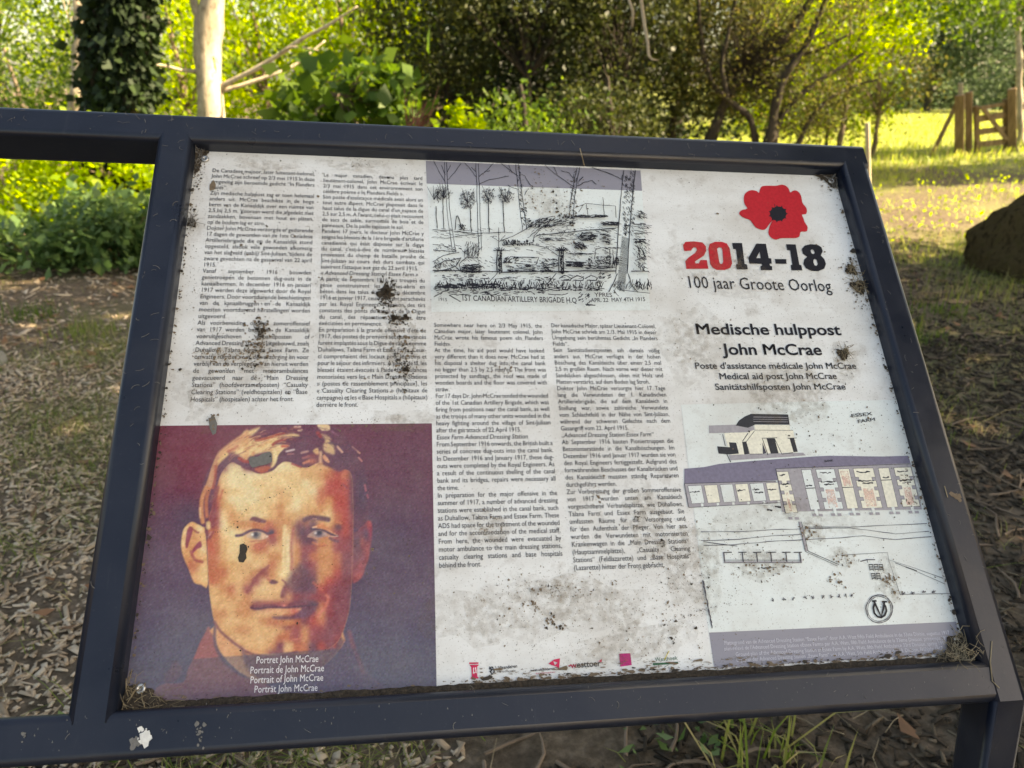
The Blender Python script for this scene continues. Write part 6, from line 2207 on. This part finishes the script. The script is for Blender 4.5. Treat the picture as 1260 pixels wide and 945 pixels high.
near_l = scatter(27000, -3.2, -.1, 1.1, 4.2, lambda x, y: np.clip(1.15 - (y - 1.2) * .22, .2, 1))
mid_l = scatter(9000, -4.8, .6, 3.6, 7.0, lambda x, y: np.clip(.75 - (y - 3.6) * .14, .1, 1))
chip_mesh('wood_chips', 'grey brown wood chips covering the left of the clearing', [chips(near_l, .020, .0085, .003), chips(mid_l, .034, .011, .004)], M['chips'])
near_r = scatter(17000, .3, 3.8, 1.2, 4.6)
mid_r = scatter(14000, .6, 5.8, 4.2, 8.4, lambda x, y: np.clip(.9 - (y - 4.2) * .18, .1, 1))
under = scatter(16000, -1.7, 2.0, .45, 1.35)
chip_mesh('bark_mulch', 'brown bark mulch, darkened for shade, on the right of the clearing and under the sign', [chips(near_r, .030, .008, .004), chips(mid_r, .036, .010, .004), chips(under, .020, .007, .003, .5)], M['mulch'])


def blades(p, L, W, lean=.5):
    n = len(p)
    z = hz(p)
    b0 = np.stack([p[:, 0], p[:, 1], z], 1)
    yaw = rng.uniform(0, 2 * math.pi, n)
    d_ = np.stack([np.cos(yaw), np.sin(yaw)], 1)
    l = L * np.exp(rng.normal(size=n) * .35)
    ln_ = np.abs(rng.normal(size=n)) * lean
    s_ = np.stack([-d_[:, 1], d_[:, 0], np.zeros(n)], 1) * (W * .5)
    m1 = b0 + np.concatenate([d_ * (l * ln_ * .35)[:, None], (l * .55)[:, None]], 1)
    tp = b0 + np.concatenate([d_ * (l * ln_)[:, None], (l * (1 - .35 * ln_.clip(0, 1)))[:, None]], 1)
    V = np.stack([b0 - s_, b0 + s_, m1 + s_ * .8, tp, m1 - s_ * .8], 1).reshape(-1, 3)
    F1 = (np.arange(n)[:, None] * 5 + np.array([0, 1, 2, 4])[None])
    F2 = (np.arange(n)[:, None] * 5 + np.array([4, 2, 3, 3])[None])
    return V, F1, F2


def blade_mesh(name, p, L, W, lean, m):
    V, F1, F2 = blades(p, L, W, lean)
    me = bpy.data.meshes.new(name)
    F = [tuple(f) for f in F1.tolist()] + [tuple(f[:3]) for f in F2.tolist()]
    me.from_pydata(V.tolist(), [], F)
    return link(name, me, m)


# patchy short grass over the clearing
def patch(x, y):
    v = np.sin(x * 2.3 + 1.2 * np.sin(y * 1.9)) * np.cos(y * 2.1 + .8 * np.sin(x * 1.4))
    return np.clip((v - .1) * 1.6, .12, 1) * np.clip((y - .8) / 1.5, .15, 1)


pl2 = scatter(24000, -3.4, -.2, 1.2, 4.6, lambda x, y: np.clip(.25 + np.sin(x * 3.1 + 1.5 * np.sin(y * 2.3)) * np.cos(y * 2.7 + x), .06, 1))
tag(blade_mesh('near_grass', pl2, .05, .0026, 2.2, M['grass']), 'fine grass lying among the wood chips at the left', 'grass', kind='stuff')
pr2 = scatter(30000, .6, 5.6, 3.0, 8.2, lambda x, y: np.clip(.3 + np.sin(x * 2.6 + y) * np.cos(y * 2.2 - x), .08, 1))
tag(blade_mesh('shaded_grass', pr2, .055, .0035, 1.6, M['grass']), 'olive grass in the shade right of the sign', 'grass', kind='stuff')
pg_ = scatter(26000, -4.5, 5.5, 1.2, 7.2, patch)
tag(blade_mesh('clearing_grass', pg_, .045, .0032, 1.8, M['grass']), 'thin dry grass among the chips', 'grass', kind='stuff')
pf = scatter(26000, 2.0, 12, 6.6, 13, lambda x, y: np.clip(.12 + .9 * np.sin(x * 1.9 + 1.4 * np.sin(y * 1.3)) * np.cos(y * 1.6 + x * .4), .05, 1) * (np.abs(x / y) < .8))
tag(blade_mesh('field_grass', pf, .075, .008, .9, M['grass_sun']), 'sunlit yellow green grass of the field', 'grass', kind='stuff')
pf = scatter(26000, 3.0, 24, 13, 27, lambda x, y: (x / y < .85) * 1.0)
tag(blade_mesh('far_field_grass', pf, .12, .02, .7, M['grass_sun']), 'sunlit grass at the far end of the field', 'grass', kind='stuff')
pw = scatter(150, 3.4, 10, 7.2, 12.5, lambda x, y: (np.abs(x / y) < .75) * 1.0)
pw = np.repeat(pw, 14, 0) + rng.normal(size=(len(pw) * 14, 2)) * .10
posw = np.stack([pw[:, 0], pw[:, 1], hz(pw) + .03 + np.abs(rng.normal(size=len(pw))) * .07], 1)
V, F = leaves(posw, .036, 1.0, wide=.6)
tag(link('field_weeds', mesh_np('field_weeds', V, F), M['leaf_lime']), 'low leafy weeds catching the sun along the path', 'weeds', kind='stuff')
# dry stalks lying about
q = MB()
for x0, x1, y0, y1, n_ in ((-3.2, -.2, 1.1, 5, 420), (.5, 4, 1.2, 5, 420), (-1.2, 2.0, .55, 1.3, 240)):
    for i in range(n_):
        x, y = rng.uniform(x0, x1), rng.uniform(y0, y1)
        z = float(hgt(np.array(x), np.array(y))) + .012
        a_ = rng.uniform(0, 6.28); L_ = .05 + abs(rng.normal()) * .07
        d_ = Vector((math.cos(a_), math.sin(a_), 0))
        p0 = Vector((x, y, z)); p2 = p0 + d_ * L_ + Vector((0, 0, rng.uniform(-.004, .012)))
        mid_ = p0.lerp(p2, .5) + Vector((-d_.y, d_.x, 0)) * rng.normal() * L_ * .12 + Vector((0, 0, .006))
        q.tube([p0, mid_, p2], [.0013, .0012, .0007], 4, False)
tag(q.build('dry_stalks', M['straw']), 'dry pale stalks lying on the ground', 'stalks', kind='stuff')
q = MB()
for x0, x1, y0, y1, n_ in ((-3, 0, 1.2, 6, 60), (1.0, 4.6, 1.4, 7, 320), (-1.2, 2.0, .5, 1.4, 160)):
    for i in range(n_):
        x, y = rng.uniform(x0, x1), rng.uniform(y0, y1)
        z = float(hgt(np.array(x), np.array(y))) + .012
        a_ = rng.normal() * .9; L_ = .1 + abs(rng.normal()) * .16
        pts = [Vector((x, y, z))]
        for j in range(4):
            a_ += rng.normal() * .25
            pts.append(pts[-1] + Vector((math.cos(a_), math.sin(a_), rng.normal() * .05)) * L_ / 4)
        q.tube(pts, [.005, .0045, .004, .003, .0015], 5, False, .3)
tag(q.build('fallen_twigs', M['bark_brown'], smooth=True), 'brown twigs lying on the ground', 'twigs', kind='stuff')
pl_ = np.concatenate([scatter(420, -4, 0, 1.3, 6.5), scatter(420, .5, 4.8, 1.4, 8), scatter(90, -1, 2, .6, 1.3)])
pos = np.stack([pl_[:, 0], pl_[:, 1], hz(pl_) + .022], 1)
axl = rng.normal(size=(len(pos), 3)) * np.array([1, 1, .12])
V, F = leaves(pos, .055, 3, var=.5, wide=.5, fold=.3, axis=axl * 3)
tag(link('dead_leaves', mesh_np('dead_leaves', V, F), M['litter']), 'reddish brown dead leaves scattered on the ground', 'dead leaves', kind='stuff')


# green tufts and little weeds one can point at
def tuft(px_, py_, n, L, lab, W=.005, lean=.6, m='grass', r_=.05):
    c = gnd(px_, py_)
    p = np.stack([c.x + rng.normal(size=n) * r_, c.y + rng.normal(size=n) * r_], 1)
    o = blade_mesh('grass_tuft', p - np.array([[c.x, c.y]]) * 0, L, W, lean, m if not isinstance(m, str) else M[m])
    o.data.transform(Matrix.Translation((-c.x, -c.y, 0)))
    o.location = (c.x, c.y, 0)
    tag(o, lab, 'grass tuft', 'grass tufts in the clearing')


tuft(112, 410, 260, .07, 'fresh green tuft left of the upright', r_=.12)
tuft(40, 388, 200, .07, 'green tuft at the foot of the nettles at the left edge', r_=.14, m='leaf_mid')
tuft(925, 938, 24, .16, 'tall green tuft below the middle of the lower rail', .007, .7, r_=.05)
tuft(975, 925, 30, .10, 'dense green tuft just right of the tall one below the rail', .006, .9, r_=.05)
tuft(1155, 382, 130, .07, 'green tuft in front of the boulder', r_=.12, m='leaf_mid')
tuft(1205, 356, 260, .08, 'dark green grass along the foot of the boulder', r_=.22)
tuft(1130, 420, 90, .06, 'small green tuft beside the right upright', r_=.1, m='leaf_mid')
for px_, py_, lab in ((800, 928, 'low dark green weed below the poppy side of the rail'), (895, 915, 'light green leafy weed between the grass tufts'), (868, 925, 'small leafy weed left of the tall grass tuft'), (48, 940, 'green weed below the lower rail at the left'), (150, 935, 'pale green weed below the bird dropping')):
    c = gnd(px_, py_)
    n = 16
    pos = np.stack([rng.normal(size=n) * .035, rng.normal(size=n) * .035, .03 + np.abs(rng.normal(size=n)) * .03], 1)
    V, F = leaves(pos, .028, 1.5, wide=.5)
    o = link('weed', mesh_np('weed', V, F), M['leaf_mid' if 'light' in lab or 'pale' in lab else 'leaf_deep'])
    o.location = (c.x, c.y, 0)
    tag(o, lab, 'weed', 'weeds under the sign')
